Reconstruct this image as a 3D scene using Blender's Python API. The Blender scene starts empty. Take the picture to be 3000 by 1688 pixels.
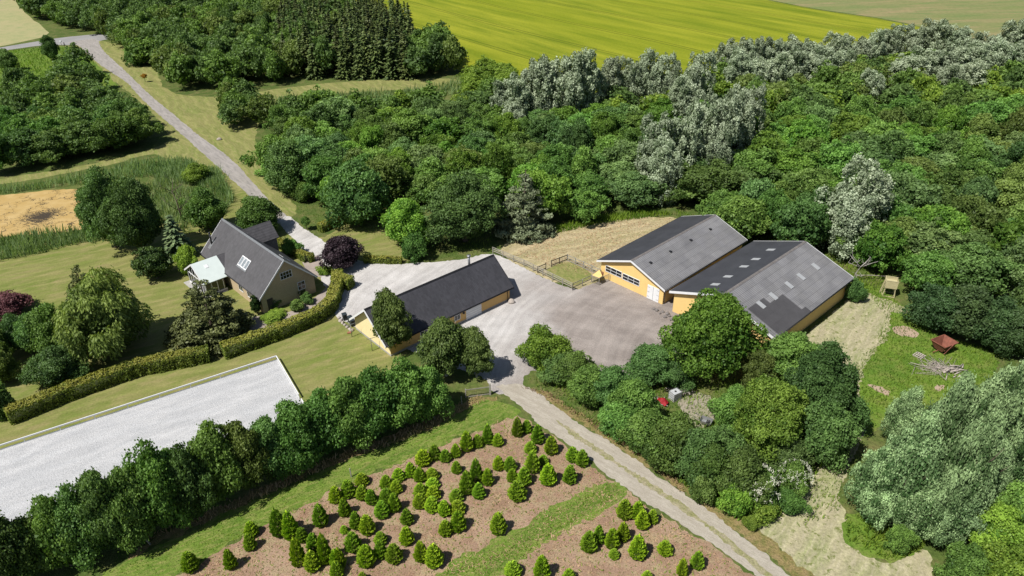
import bpy, bmesh, math, random
import numpy as np
from mathutils import Vector, Matrix
from mathutils.geometry import tessellate_polygon
R = math.radians
scene = bpy.context.scene
COL = scene.collection
# ------------------------------------------------------------------ camera, sky, sun, exposure
F, PITCH, ROLL, HC = 2100.0, R(30.855), -0.01, 54.0
cd = bpy.data.cameras.new('camera'); cam = bpy.data.objects.new('camera', cd); COL.objects.link(cam)
cd.sensor_width = 36; cd.lens = F/3000*36; cd.clip_start = 1; cd.clip_end = 6000
_fw = Vector((0, math.cos(PITCH), -math.sin(PITCH))); _rt = Vector((1, 0, 0)); _up = Vector((0, math.sin(PITCH), math.cos(PITCH)))
_c, _s = math.cos(ROLL), math.sin(ROLL)
rt = _rt*_c + _up*_s; up = _up*_c - _rt*_s
M = Matrix((rt, up, -_fw)).transposed().to_4x4(); M.translation = (0, 0, HC); cam.matrix_world = M
scene.camera = cam
SUN_EL, SHADOW_AZ = 55.5, 37.0
sl = bpy.data.lights.new('sun', 'SUN'); sl.energy = 5.0; sl.angle = R(0.53); sl.color = (1, .955, .88)
so = bpy.data.objects.new('sun', sl); COL.objects.link(so)
_e, _a = R(SUN_EL), R(SHADOW_AZ)
ld = Vector((math.cos(_a)*math.cos(_e), math.sin(_a)*math.cos(_e), -math.sin(_e)))
so.rotation_euler = ld.to_track_quat('-Z', 'Y').to_euler(); so.location = (-60, -40, 90)
w = bpy.data.worlds.new('World'); scene.world = w; w.use_nodes = True
nt = w.node_tree; sk = nt.nodes.new('ShaderNodeTexSky'); sk.sky_type = 'NISHITA'; sk.sun_disc = False
sk.sun_elevation = _e; sk.sun_rotation = math.atan2(-ld.x, -ld.y)
nt.links.new(sk.outputs[0], nt.nodes['Background'].inputs[0]); nt.nodes['Background'].inputs[1].default_value = 0.056
scene.view_settings.view_transform = 'Standard'; scene.view_settings.look = 'None'
scene.view_settings.exposure = 0.42; scene.view_settings.gamma = 1
scene.cycles.max_bounces = 6; scene.cycles.diffuse_bounces = 3; scene.cycles.transmission_bounces = 3

# ------------------------------------------------------------------ surveying helpers
def ray(px, py):                       # photo pixel (3000 wide) -> direction
    X = (px-1500)/F; U = -(py-844)/F
    return _fw + rt*X + up*U
def G3(px, py, z=0.0):
    d = ray(px, py); t = (z-HC)/d.z
    return Vector((0, 0, HC)) + d*t
K = 1.1646
def G(u, v, z=0.0): return G3(u*K, v*K, z)    # overview pixel (2576 wide)
def proj(P):
    q = Vector(P)-Vector((0, 0, HC)); d = q.dot(_fw)
    return (1500+F*q.dot(rt)/d)/K, (844-F*q.dot(up)/d)/K, d
def hgt(B, v):                         # height above B that reaches overview row v
    lo, hi = 0.0, 40.0
    for _ in range(30):
        m = (lo+hi)/2
        if proj(B+Vector((0, 0, m)))[1] > v: lo = m
        else: hi = m
    return lo
def q7(x, y): return (x*.3336, 967+y*.3336)
def q8(x, y): return (858.7+x*.3336, 967+y*.3336)
def q9(x, y): return (1717.3+x*.3336, 967+y*.3336)

# ------------------------------------------------------------------ materials
MATS = {}
def N(nt, t, **k):
    n = nt.nodes.new(t)
    for a, b in k.items(): setattr(n, a, b)
    return n
def newmat(name):
    m = bpy.data.materials.new(name); m.use_nodes = True; MATS[name] = m
    t = m.node_tree; b = t.nodes['Principled BSDF']; return m, t, b
def noise(t, scale, detail=4, rough=.6, vec=None, dist=0.0):
    n = N(t, 'ShaderNodeTexNoise'); n.inputs['Scale'].default_value = scale
    n.inputs['Detail'].default_value = detail; n.inputs['Roughness'].default_value = rough
    n.inputs['Distortion'].default_value = dist
    if vec is not None: t.links.new(vec, n.inputs['Vector'])
    return n.outputs['Fac']
def ramp(t, fac, stops):
    r = N(t, 'ShaderNodeValToRGB'); t.links.new(fac, r.inputs[0]); e = r.color_ramp.elements
    while len(e) < len(stops): e.new(.5)
    for i, (p, c) in enumerate(stops):
        e[i].position = p; e[i].color = (c, c, c, 1) if isinstance(c, (int, float)) else (*c, 1)
    return r.outputs[0]
def mix(t, fac, a, b, mode='MIX'):
    m = N(t, 'ShaderNodeMix'); m.data_type = 'RGBA'; m.blend_type = mode
    for k, v in ((0, fac), (6, a), (7, b)):
        s = m.inputs[k]
        if isinstance(v, bpy.types.NodeSocket): t.links.new(v, s)
        elif isinstance(v, (int, float)): s.default_value = v if k == 0 else (v, v, v, 1)
        else: s.default_value = (*v, 1)
    return m.outputs[2]
def math_(t, op, a, b=None, c=None):
    m = N(t, 'ShaderNodeMath'); m.operation = op
    for i, v in enumerate((a, b, c)):
        if v is None: continue
        if isinstance(v, bpy.types.NodeSocket): t.links.new(v, m.inputs[i])
        else: m.inputs[i].default_value = v
    return m.outputs[0]
def mapping(t, rot=0, scale=(1, 1, 1), src='Object'):
    tc = N(t, 'ShaderNodeTexCoord'); mp = N(t, 'ShaderNodeMapping')
    t.links.new(tc.outputs[src], mp.inputs['Vector']); mp.inputs['Rotation'].default_value = (0, 0, rot)
    # rotate first, then stretch
    sc = N(t, 'ShaderNodeVectorMath'); sc.operation = 'MULTIPLY'; sc.inputs[1].default_value = scale
    t.links.new(mp.outputs[0], sc.inputs[0]); return sc.outputs[0]
def bump(t, b, h, strength=.5, dist=.05):
    n = N(t, 'ShaderNodeBump'); n.inputs['Strength'].default_value = strength; n.inputs['Distance'].default_value = dist
    t.links.new(h, n.inputs['Height']); t.links.new(n.outputs[0], b.inputs['Normal'])
GA = .6
def ground_mat(name, a, b_, c=None, s1=.12, s2=1.2, s3=6, rot=0, stretch=1.0, sp=.35, fine=.25, bmp=.4, bd=.05, dark=None, d_s=3.0, d_t=.62, rows=None):
    sc3 = lambda q: tuple(x*GA for x in q) if q else q
    a, b_, c, dark = sc3(a), sc3(b_), sc3(c), sc3(dark)
    m, t, b = newmat(name); v = mapping(t, rot, (1, stretch, 1)); vo = mapping(t)
    base = mix(t, ramp(t, noise(t, s1, 5, .6, v), [(.38, 0), (.62, 1)]), a, b_)
    if c: base = mix(t, ramp(t, noise(t, s2, 4, .65, v), [(.45, 0), (.72, 1)]), base, c)
    f = noise(t, s3, 3, .7, vo); col = mix(t, 1.0, base, ramp(t, f, [(.25, 1-fine), (.75, 1+fine)]), 'MULTIPLY')
    if rows:
        sx = N(t, 'ShaderNodeSeparateXYZ'); t.links.new(mapping(t, rot), sx.inputs[0])
        wob = math_(t, 'MULTIPLY', noise(t, .05, 3, .5, vo), rows[0]*6)
        wv = math_(t, 'SINE', math_(t, 'MULTIPLY', math_(t, 'ADD', sx.outputs[1], wob), 6.283/rows[0]))
        am = ramp(t, noise(t, .2, 3, .6, vo), [(.35, .2), (.65, 1)])
        col = mix(t, am, col, mix(t, 1.0, col, ramp(t, wv, [(0, 1-rows[1]), (1, 1+rows[1])]), 'MULTIPLY'))
    if dark: col = mix(t, ramp(t, noise(t, d_s, 3, .7, vo), [(d_t, 0), (d_t+.08, 1)]), col, dark)
    t.links.new(col, b.inputs['Base Color']); b.inputs['Roughness'].default_value = .95
    b.inputs['Specular IOR Level'].default_value = .15
    bump(t, b, f, bmp, bd); return m
def flat_mat(name, col, rough=.6, var=.12, scale=3, bmp=0.0, metal=0, spec=.4, dirt=None, dscale=.8):
    col = tuple(x*.8 for x in col); dirt = tuple(x*.8 for x in dirt) if dirt else None
    m, t, b = newmat(name); v = mapping(t)
    f = noise(t, scale, 4, .6, v); c = mix(t, 1.0, col, ramp(t, f, [(.3, 1-var), (.7, 1+var)]), 'MULTIPLY')
    if dirt: c = mix(t, ramp(t, noise(t, dscale, 5, .7, v), [(.5, 0), (.75, .7)]), c, dirt)
    t.links.new(c, b.inputs['Base Color']); b.inputs['Roughness'].default_value = rough; b.inputs['Metallic'].default_value = metal
    b.inputs['Specular IOR Level'].default_value = spec
    if bmp: bump(t, b, noise(t, scale*6, 3, .6, v), bmp, .02)
    return m
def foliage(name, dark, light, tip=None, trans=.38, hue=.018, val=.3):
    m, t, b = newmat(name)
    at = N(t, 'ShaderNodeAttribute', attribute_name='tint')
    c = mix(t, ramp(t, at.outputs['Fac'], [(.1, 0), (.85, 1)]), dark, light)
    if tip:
        a2 = N(t, 'ShaderNodeAttribute', attribute_name='tip'); c = mix(t, a2.outputs['Fac'], c, tip)
    oi = N(t, 'ShaderNodeObjectInfo'); hs = N(t, 'ShaderNodeHueSaturation')
    t.links.new(math_(t, 'MULTIPLY_ADD', oi.outputs['Random'], hue*1.7, .5-hue*1.05), hs.inputs['Hue'])
    r2 = math_(t, 'FRACT', math_(t, 'MULTIPLY', oi.outputs['Random'], 7.31))
    t.links.new(math_(t, 'MULTIPLY_ADD', r2, val*2, 1-val), hs.inputs['Value'])
    t.links.new(c, hs.inputs['Color']); cc = mix(t, 1.0, hs.outputs[0], oi.outputs['Color'], 'MULTIPLY')
    t.links.new(cc, b.inputs['Base Color']); b.inputs['Roughness'].default_value = .55; b.inputs['Specular IOR Level'].default_value = .25
    tr = N(t, 'ShaderNodeBsdfTranslucent'); t.links.new(mix(t, 1.0, cc, (1.1, 1.15, .6), 'MULTIPLY'), tr.inputs[0])
    ms = N(t, 'ShaderNodeMixShader'); ms.inputs[0].default_value = trans
    t.links.new(b.outputs[0], ms.inputs[1]); t.links.new(tr.outputs[0], ms.inputs[2])
    t.links.new(ms.outputs[0], t.nodes['Material Output'].inputs[0]); return m

# ground family
ground_mat('rough_grass', (.09, .145, .03), (.14, .19, .045), (.22, .21, .08), s1=.05, s2=.4, s3=2.5, fine=.35, bmp=.8, bd=.2)
ground_mat('lawn', (.215, .265, .06), (.29, .30, .095), (.39, .34, .15), s1=.09, s2=.3, s3=4, rot=-.5, stretch=3, fine=.22, bmp=.6, rows=(1.9, .09))
ground_mat('verge_lawn', (.24, .285, .075), (.32, .32, .11), (.42, .375, .17), s1=.09, s2=.5, s3=4, rot=.95, stretch=5, fine=.2, rows=(2.4, .13))
ground_mat('meadow_grass', (.13, .24, .03), (.20, .32, .04), (.24, .28, .07), s1=.15, s2=.6, s3=3, fine=.35, bmp=.9, bd=.2)
ground_mat('green_strip', (.13, .23, .03), (.21, .31, .05), (.33, .33, .11), s1=.25, s2=1.0, s3=5, rot=-.55, stretch=3, fine=.35, bmp=.8, bd=.12)
ground_mat('hay', (.58, .485, .29), (.47, .42, .21), (.68, .575, .37), s1=.12, s2=.9, s3=3, rot=-.5, stretch=3.5, fine=.28, bmp=.9, bd=.12, dark=(.34, .30, .12), d_s=1.4, d_t=.62, rows=(2.2, .14))
ground_mat('mown_track', (.52, .475, .30), (.38, .40, .19), (.62, .56, .39), s1=.14, s2=.9, s3=3.5, rot=-.9, stretch=3.2, fine=.28, bmp=.9, bd=.1, dark=(.22, .25, .08), d_s=1.3, d_t=.57, rows=(1.7, .12))
ground_mat('pen_grass', (.30, .33, .10), (.40, .36, .15), (.20, .26, .06), s1=.4, s2=1.5, s3=4, fine=.3, bmp=1, bd=.15)
ground_mat('asphalt', (.42, .39, .36), (.50, .465, .44), (.30, .285, .27), s1=.12, s2=.35, s3=7, rot=.9, stretch=5, fine=.14, bmp=.2, bd=.02)
ground_mat('public_asphalt', (.36, .36, .36), (.42, .41, .41), s1=.2, s3=6, fine=.08, bmp=.2)
ground_mat('arena_sand', (.65, .66, .68), (.73, .735, .75), (.58, .595, .62), s1=.10, s2=.45, s3=7, rot=-.56, stretch=3.5, rows=(2.6, .06), fine=.24, bmp=1.0, bd=.09, dark=(.36, .36, .37), d_s=5, d_t=.68)
ground_mat('track_gravel', (.50, .45, .38), (.61, .56, .48), (.40, .365, .28), s1=.4, s2=1.6, s3=11, rot=.72, stretch=5, fine=.22, bmp=.6, bd=.05)
ground_mat('bare_soil', (.36, .23, .155), (.48, .33, .235), (.48, .40, .23), s1=.2, s2=.9, s3=7, fine=.38, bmp=.9, bd=.08, dark=(.22, .27, .06), d_s=2.2, d_t=.63)
ground_mat('dirt', (.42, .37, .29), (.34, .33, .20), (.48, .42, .36), s1=.4, s2=1.2, s3=6, fine=.25)
ground_mat('sand_patch', (.50, .37, .27), (.56, .43, .32), s1=.5, s3=6, fine=.12)
ground_mat('far_meadow', (.24, .29, .10), (.38, .32, .16), (.19, .27, .09), s1=.018, s2=.07, s3=.7, rot=-.1, stretch=4, fine=.15)
ground_mat('wheat', (.46, .45, .22), (.52, .46, .25), (.36, .40, .18), s1=.04, s2=.25, s3=1.5, fine=.12)
ground_mat('paving', (.42, .36, .32), (.5, .43, .38), s1=.5, s3=4, fine=.12)
ground_mat('stubble_verge', (.40, .30, .15), (.30, .25, .09), (.17, .2, .05), s1=.5, s2=1.5, s3=5, fine=.4, bmp=1, bd=.15)
ground_mat('dry_center', (.32, .32, .14), (.46, .41, .28), s1=1.2, s3=5, fine=.4, bmp=.9, bd=.1)
# yard gravel: new pale chippings by the house, older purplish stone by the barns
m, t, b = newmat('yard_gravel'); v = mapping(t)
sx = N(t, 'ShaderNodeSeparateXYZ'); t.links.new(v, sx.inputs[0])
big = noise(t, .07, 4, .6, v)
f = math_(t, 'ADD', math_(t, 'MULTIPLY', math_(t, 'ADD', sx.outputs[0], math_(t, 'MULTIPLY', sx.outputs[1], -.25)), .035), math_(t, 'MULTIPLY', big, 1.1))
f = ramp(t, math_(t, 'ADD', f, .58), [(.25, 0), (.75, 1)])
c1 = mix(t, ramp(t, noise(t, .4, 4, .6, v), [(.4, 0), (.65, 1)]), (.40, .385, .375), (.48, .465, .455))
mv = mapping(t, .35, (1, 2.5, 1))
c2 = mix(t, ramp(t, noise(t, .16, 5, .65, mv), [(.38, 0), (.62, 1)]), (.205, .178, .163), (.28, .248, .228))
c = mix(t, f, c1, c2); fn = noise(t, 8, 3, .75, v)
c = mix(t, 1.0, c, ramp(t, fn, [(.28, .66), (.72, 1.28)]), 'MULTIPLY')
dd = N(t, 'ShaderNodeVectorMath'); dd.operation = 'DISTANCE'; dd.inputs[1].default_value = (34, 66, 0); t.links.new(v, dd.inputs[0])
cbx = N(t, 'ShaderNodeCombineXYZ'); t.links.new(math_(t, 'ADD', dd.outputs['Value'], math_(t, 'MULTIPLY', noise(t, .08, 2, .5, v), 3)), cbx.inputs[0]); t.links.new(math_(t, 'MULTIPLY', sx.outputs[0], .05), cbx.inputs[1])
c = mix(t, 1.0, c, ramp(t, noise(t, .9, 3, .6, cbx.outputs[0]), [(.35, .87), (.65, 1.1)]), 'MULTIPLY')
c = mix(t, ramp(t, noise(t, 13, 2, .5, v), [(.66, 0), (.7, .6)]), c, (.5, .47, .45))
t.links.new(c, b.inputs['Base Color']); b.inputs['Roughness'].default_value = .95; bump(t, b, fn, 1.0, .08)
# crop field with tramlines
A0, A1 = G(1400, 40), G(2100, 195)
fang = math.atan2(A1.y-A0.y, A1.x-A0.x)
m, t, b = newmat('crop'); v = mapping(t, -fang); sx = N(t, 'ShaderNodeSeparateXYZ'); t.links.new(v, sx.inputs[0])
vs = mapping(t, -fang, (.12, 1, 1))
c = mix(t, ramp(t, noise(t, .16, 6, .65, vs), [(.36, 0), (.64, 1)]), (.115, .155, .008), (.25, .26, .022))
c = mix(t, ramp(t, noise(t, .02, 3, .5, vs), [(.4, 0), (.7, .8)]), c, (.165, .20, .008))
c = mix(t, 1.0, c, ramp(t, noise(t, 1.2, 4, .7, mapping(t)), [(.25, .82), (.75, 1.18)]), 'MULTIPLY')
yy = math_(t, 'ADD', sx.outputs[1], math_(t, 'MULTIPLY', noise(t, .01, 1, .5, v), 6))
fr = math_(t, 'MODULO', math_(t, 'ADD', yy, 2000), 24.0)
l1 = math_(t, 'LESS_THAN', math_(t, 'ABSOLUTE', math_(t, 'SUBTRACT', fr, 11.0)), .28)
l2 = math_(t, 'LESS_THAN', math_(t, 'ABSOLUTE', math_(t, 'SUBTRACT', fr, 12.9)), .28)
c = mix(t, math_(t, 'MULTIPLY', math_(t, 'ADD', l1, l2), .6), c, (.05, .065, .006))
t.links.new(c, b.inputs['Base Color']); b.inputs['Roughness'].default_value = .9; b.inputs['Specular IOR Level'].default_value = .1
bump(t, b, noise(t, 2, 3, .7, mapping(t)), .6, .2)
# pond crust: ochre algae with dark cracks
m, t, b = newmat('pond'); v = mapping(t)
vo = N(t, 'ShaderNodeTexVoronoi'); vo.feature = 'DISTANCE_TO_EDGE'; vo.inputs['Scale'].default_value = .2
vw = N(t, 'ShaderNodeVectorMath'); vw.operation = 'ADD'; nn = N(t, 'ShaderNodeTexNoise'); nn.inputs['Scale'].default_value = .6; nn.inputs['Detail'].default_value = 5
t.links.new(v, nn.inputs['Vector']); sc_ = N(t, 'ShaderNodeVectorMath'); sc_.operation = 'MULTIPLY'; sc_.inputs[1].default_value = (7, 7, 0)
t.links.new(nn.outputs['Color'], sc_.inputs[0]); t.links.new(v, vw.inputs[0]); t.links.new(sc_.outputs[0], vw.inputs[1]); t.links.new(vw.outputs[0], vo.inputs['Vector'])
pc = G(105, 545); dv = N(t, 'ShaderNodeVectorMath'); dv.operation = 'DISTANCE'; dv.inputs[1].default_value = tuple(pc); t.links.new(v, dv.inputs[0])
br_ = ramp(t, math_(t, 'SUBTRACT', math_(t, 'ADD', math_(t, 'MULTIPLY', dv.outputs['Value'], -.16), math_(t, 'MULTIPLY', noise(t, .8, 8, .85, mapping(t, .5, (1, 2.6, 1)), 2.0), 3.2)), .8), [(.33, 0), (.5, 1)])
thick = math_(t, 'MULTIPLY', br_, .5)
crack = math_(t, 'LESS_THAN', vo.outputs['Distance'], math_(t, 'ADD', thick, .011))
c = mix(t, ramp(t, noise(t, .5, 4, .6, v), [(.4, 0), (.7, 1)]), (.37, .25, .085), (.43, .31, .13))
c = mix(t, crack, c, (.04, .028, .014)); t.links.new(c, b.inputs['Base Color'])
b.inputs['Roughness'].default_value = .6
# building materials
flat_mat('yellow_render', (.86, .60, .235), .8, .04, 1.2, .15, dirt=(.80, .54, .2), dscale=.5)
flat_mat('lit_yellow_render', (.88, .74, .42), .8, .03, 1.2, .15)  # garage render with the gable's sunlight put into its colour
flat_mat('shaded_yellow_render', (.70, .45, .17), .8, .04, 1.2, .15)  # same garage render, darkened in colour for the shaded walls
flat_mat('white_paint', (.80, .81, .83), .5, .04, 2)
flat_mat('white_roof', (.66, .74, .72), .4, .04, 1)
flat_mat('black_trim', (.02, .02, .022), .4, .2, 3)
flat_mat('zinc', (.35, .36, .37), .4, .15, 3, metal=.6)
flat_mat('fence_wood', (.34, .32, .28), .85, .25, 4, .3)
flat_mat('dark_wood', (.07, .055, .045), .85, .25, 4, .3)
flat_mat('tower_wood', (.50, .45, .26), .8, .1, 4, .2)
flat_mat('rust', (.24, .085, .055), .75, .3, 2, .3, dirt=(.14, .06, .04), dscale=1.2)
flat_mat('stone', (.42, .37, .33), .9, .2, 3, .5)
flat_mat('dark_stone', (.18, .165, .16), .9, .25, 3, .5)
flat_mat('bin_plastic', (.035, .045, .05), .45, .1, 3)
flat_mat('red_cloth', (.30, .006, .012), .7, .35, 6, .5)
flat_mat('white_plastic', (.48, .5, .52), .4, .2, 5)
flat_mat('dead_wood', (.42, .37, .33), .9, .2, 4, .4)
flat_mat('bark', (.13, .10, .075), .95, .25, 5, .6)
flat_mat('pale_bark', (.42, .40, .36), .9, .2, 5, .5)
flat_mat('wire', (.12, .12, .11), .6, .1, 5)
flat_mat('black_glass', (.012, .014, .018), .08, .1, 2, spec=.8)
flat_mat('roof_glass', (.25, .28, .30), .12, .2, 2, spec=.9)
flat_mat('skylight_sheet', (.37, .385, .40), .6, .08, 3)
flat_mat('green_plastic', (.02, .35, .18), .5, .1, 3)
flat_mat('brick_red', (.32, .13, .08), .9, .2, 4, .3)
flat_mat('concrete', (.40, .39, .37), .9, .12, 2, .2)
flat_mat('hedge_core', (.05, .065, .02), .95, .3, 6, .6)
flat_mat('net', (.10, .13, .09), .8, .2, 6)
def roof_mat(name, col, kind, lichen=None, var=.1):
    m, t, b = newmat(name); v = mapping(t); sx = N(t, 'ShaderNodeSeparateXYZ'); t.links.new(v, sx.inputs[0])
    x, y = sx.outputs[0], sx.outputs[1]
    per = {'sheet': .36, 'tile': .30, 'fine': .25, 'deck': .4}[kind]; row = {'sheet': 1.02, 'tile': .38, 'fine': .36, 'deck': 3}[kind]
    wv = math_(t, 'SINE', math_(t, 'MULTIPLY', x, 2*math.pi/per))
    rw = math_(t, 'FRACT', math_(t, 'DIVIDE', y, row))
    col = tuple(x*.72 for x in col); lichen = tuple(x*.72 for x in lichen) if lichen else None
    h = math_(t, 'ADD', math_(t, 'MULTIPLY', wv, .5), math_(t, 'MULTIPLY', rw, .5))
    wn = N(t, 'ShaderNodeTexWhiteNoise'); wn.noise_dimensions = '2D'; cb = N(t, 'ShaderNodeCombineXYZ')
    t.links.new(math_(t, 'FLOOR', math_(t, 'DIVIDE', x, per*6 if kind == 'sheet' else per)), cb.inputs[0]); t.links.new(math_(t, 'FLOOR', math_(t, 'DIVIDE', y, row)), cb.inputs[1])
    t.links.new(cb.outputs[0], wn.inputs['Vector'])
    c = mix(t, 1.0, col, ramp(t, wn.outputs[0], [(0, 1-var), (1, 1+var)]), 'MULTIPLY')
    if lichen:
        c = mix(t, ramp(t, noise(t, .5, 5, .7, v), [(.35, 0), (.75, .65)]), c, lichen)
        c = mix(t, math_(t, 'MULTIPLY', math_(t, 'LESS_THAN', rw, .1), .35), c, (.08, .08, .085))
        c = mix(t, ramp(t, math_(t, 'MULTIPLY_ADD', wv, .5, .5), [(.0, .6), (.6, 0)]), c, (.08, .08, .085))  # corrugation shading painted in: wave troughs get a darker colour
    c = mix(t, 1.0, c, ramp(t, noise(t, .35, 6, .7, v), [(.3, .84), (.7, 1.16)]), 'MULTIPLY')
    c = mix(t, ramp(t, noise(t, 1.6, 3, .8, v), [(.68, 0), (.76, .35)]), c, (.16, .15, .12))
    t.links.new(c, b.inputs['Base Color']); b.inputs['Roughness'].default_value = .6; b.inputs['Specular IOR Level'].default_value = .3
    bump(t, b, h, .35, .04); return m
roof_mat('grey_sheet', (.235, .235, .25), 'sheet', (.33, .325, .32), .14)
roof_mat('dark_sheet', (.058, .06, .07), 'sheet', None, .05)
roof_mat('new_sheet', (.085, .083, .088), 'sheet', None, .06)
roof_mat('slate', (.06, .06, .07), 'fine', None, .14)
roof_mat('house_tile', (.095, .093, .10), 'fine', None, .10)
roof_mat('wing_tile', (.085, .083, .09), 'tile', None, .15)
m, t, b = newmat('brick'); v = mapping(t); br = N(t, 'ShaderNodeTexBrick'); br.inputs['Scale'].default_value = 1
cb = N(t, 'ShaderNodeCombineXYZ'); sx = N(t, 'ShaderNodeSeparateXYZ'); t.links.new(v, sx.inputs[0])
t.links.new(math_(t, 'ADD', sx.outputs[0], sx.outputs[1]), cb.inputs[0]); t.links.new(sx.outputs[2], cb.inputs[1]); t.links.new(cb.outputs[0], br.inputs['Vector'])
br.inputs['Color1'].default_value = (.43, .33, .19, 1); br.inputs['Color2'].default_value = (.35, .26, .15, 1); br.inputs['Mortar'].default_value = (.45, .38, .28, 1)
br.inputs['Brick Width'].default_value = .24; br.inputs['Row Height'].default_value = .075; br.inputs['Mortar Size'].default_value = .01
t.links.new(br.outputs[0], b.inputs['Base Color']); b.inputs['Roughness'].default_value = .9
# foliage family
foliage('maple_leaf', (.055, .125, .024), (.175, .315, .068))
foliage('bright_leaf', (.07, .155, .018), (.24, .38, .055))
foliage('dark_leaf', (.046, .10, .026), (.14, .25, .07))
foliage('olive_leaf', (.06, .11, .022), (.19, .28, .07))
foliage('silver_leaf', (.085, .13, .055), (.42, .49, .34), trans=.2, hue=.01, val=.16)
foliage('pale_willow_leaf', (.05, .095, .035), (.36, .45, .27), trans=.2, hue=.01, val=.2)  # dark tone deepened to paint the shade in the crown gaps
foliage('willow_leaf', (.075, .125, .025), (.23, .31, .075), hue=.012, val=.12)
foliage('birch_leaf', (.05, .09, .02), (.16, .23, .06), hue=.012, val=.12)
foliage('fir_needle', (.03, .06, .016), (.13, .175, .05), trans=.1, hue=.012, val=.2)
foliage('garden_fir_needle', (.05, .065, .02), (.17, .20, .07), trans=.1, hue=.012, val=.12)
foliage('xmas_needle', (.075, .17, .012), (.21, .37, .025), tip=(.42, .60, .04), trans=.15, hue=.012, val=.2)
foliage('purple_leaf', (.016, .01, .014), (.055, .035, .045), trans=.1, hue=.01, val=.1)
foliage('plum_leaf', (.06, .02, .025), (.17, .07, .07), trans=.15, hue=.01, val=.1)
foliage('hedge_leaf', (.06, .11, .018), (.20, .28, .045), tip=(.36, .34, .07), hue=.008, val=.08)
foliage('grey_needle', (.07, .09, .045), (.21, .26, .145), trans=.1, hue=.01, val=.1)
foliage('yew_needle', (.02, .05, .012), (.06, .11, .02), trans=.1)
foliage('reed_blade', (.09, .17, .05), (.27, .37, .16), hue=.01, val=.1)
foliage('weed_leaf', (.07, .15, .015), (.22, .33, .04), hue=.01, val=.1)
foliage('flower_white', (.45, .46, .36), (.66, .66, .56), trans=.1, hue=.0, val=.02)
foliage('rose_leaf', (.08, .12, .04), (.3, .32, .16), tip=(.75, .45, .42), val=.1)
foliage('gold_leaf', (.32, .2, .02), (.5, .33, .05))
foliage('dry_stalk', (.24, .16, .085), (.42, .31, .175), trans=.1)

# ------------------------------------------------------------------ mesh helpers
def tag(o, label=None, cat=None, group=None, kind=None):
    if label: o['label'] = label
    if cat: o['category'] = cat
    if group: o['group'] = group
    if kind: o['kind'] = kind
    return o
def link(name, me, parent=None, loc=None, rz=0):
    o = bpy.data.objects.new(name, me); COL.objects.link(o)
    if parent is not None: o.parent = parent
    if loc is not None: o.location = loc
    if rz: o.rotation_euler = (0, 0, rz)
    return o
def empty(name, label, cat, loc, rz=0, group=None):
    o = link(name, None, None, loc, rz); o.empty_display_size = .3
    return tag(o, label, cat, group)
class MB:
    def __init__(s): s.v = []; s.f = []; s.m = []; s.mats = []; s.smooth = []
    def mi(s, mat):
        if mat not in s.mats: s.mats.append(mat)
        return s.mats.index(mat)
    def add(s, vs, fs, mat, smooth=False):
        o = len(s.v); s.v += [tuple(v) for v in vs]; i = s.mi(mat)
        for f in fs: s.f.append([o+k for k in f]); s.m.append(i); s.smooth.append(smooth)
        return s
    def box(s, a, b, mat):
        (x0, y0, z0), (x1, y1, z1) = a, b
        if x0 > x1: x0, x1 = x1, x0
        if y0 > y1: y0, y1 = y1, y0
        if z0 > z1: z0, z1 = z1, z0
        vs = [(x0, y0, z0), (x1, y0, z0), (x1, y1, z0), (x0, y1, z0), (x0, y0, z1), (x1, y0, z1), (x1, y1, z1), (x0, y1, z1)]
        return s.add(vs, [(0, 3, 2, 1), (4, 5, 6, 7), (0, 1, 5, 4), (1, 2, 6, 5), (2, 3, 7, 6), (3, 0, 4, 7)], mat)
    def prism(s, poly, d, mat):       # poly: 3-D loop, d: extrusion vector
        n = len(poly); d = Vector(d); A = [Vector(p) for p in poly]; Bv = [p+d for p in A]
        return s.add(A+Bv, [tuple(range(n))[::-1], tuple(range(n, 2*n))]+[(i, (i+1) % n, n+(i+1) % n, n+i) for i in range(n)], mat)
    def tube(s, pts, rad, mat, k=6, cap=True):
        pts = [Vector(p) for p in pts]; rad = rad if isinstance(rad, (list, tuple)) else [rad]*len(pts)
        vs = []; fs = []
        for i, p in enumerate(pts):
            d = (pts[min(i+1, len(pts)-1)]-pts[max(i-1, 0)]).normalized()
            a = d.orthogonal().normalized(); 
            if abs(d.z) < .999: a = d.cross(Vector((0, 0, 1))).normalized()
            b_ = d.cross(a)
            for j in range(k):
                an = 2*math.pi*j/k; vs.append(p+(a*math.cos(an)+b_*math.sin(an))*rad[i])
        for i in range(len(pts)-1):
            for j in range(k): fs.append((i*k+j, i*k+(j+1) % k, (i+1)*k+(j+1) % k, (i+1)*k+j))
        if cap: fs.append(tuple(range(k))); fs.append(tuple(range((len(pts)-1)*k, len(pts)*k))[::-1])
        return s.add(vs, fs, mat, True)
    def bar(s, a, b, wd, ht, mat, upv=(0, 0, 1)):
        a, b = Vector(a), Vector(b); d = (b-a).normalized(); u = Vector(upv)
        if abs(d.dot(u)) > .99: u = Vector((1, 0, 0))
        sd = d.cross(u).normalized()*wd/2; u2 = sd.cross(d).normalized()*ht/2
        return s.prism([a-sd-u2, a+sd-u2, a+sd+u2, a-sd+u2], b-a, mat)
    def build(s, name, parent=None, loc=None, rz=0):
        me = bpy.data.meshes.new(name); me.from_pydata(s.v, [], s.f)
        for m_ in s.mats: me.materials.append(MATS[m_])
        me.polygons.foreach_set('material_index', s.m); me.polygons.foreach_set('use_smooth', s.smooth)
        me.update(); bm = bmesh.new(); bm.from_mesh(me); bmesh.ops.recalc_face_normals(bm, faces=bm.faces); bm.to_mesh(me); bm.free()
        return link(name, me, parent, loc, rz)

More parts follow.
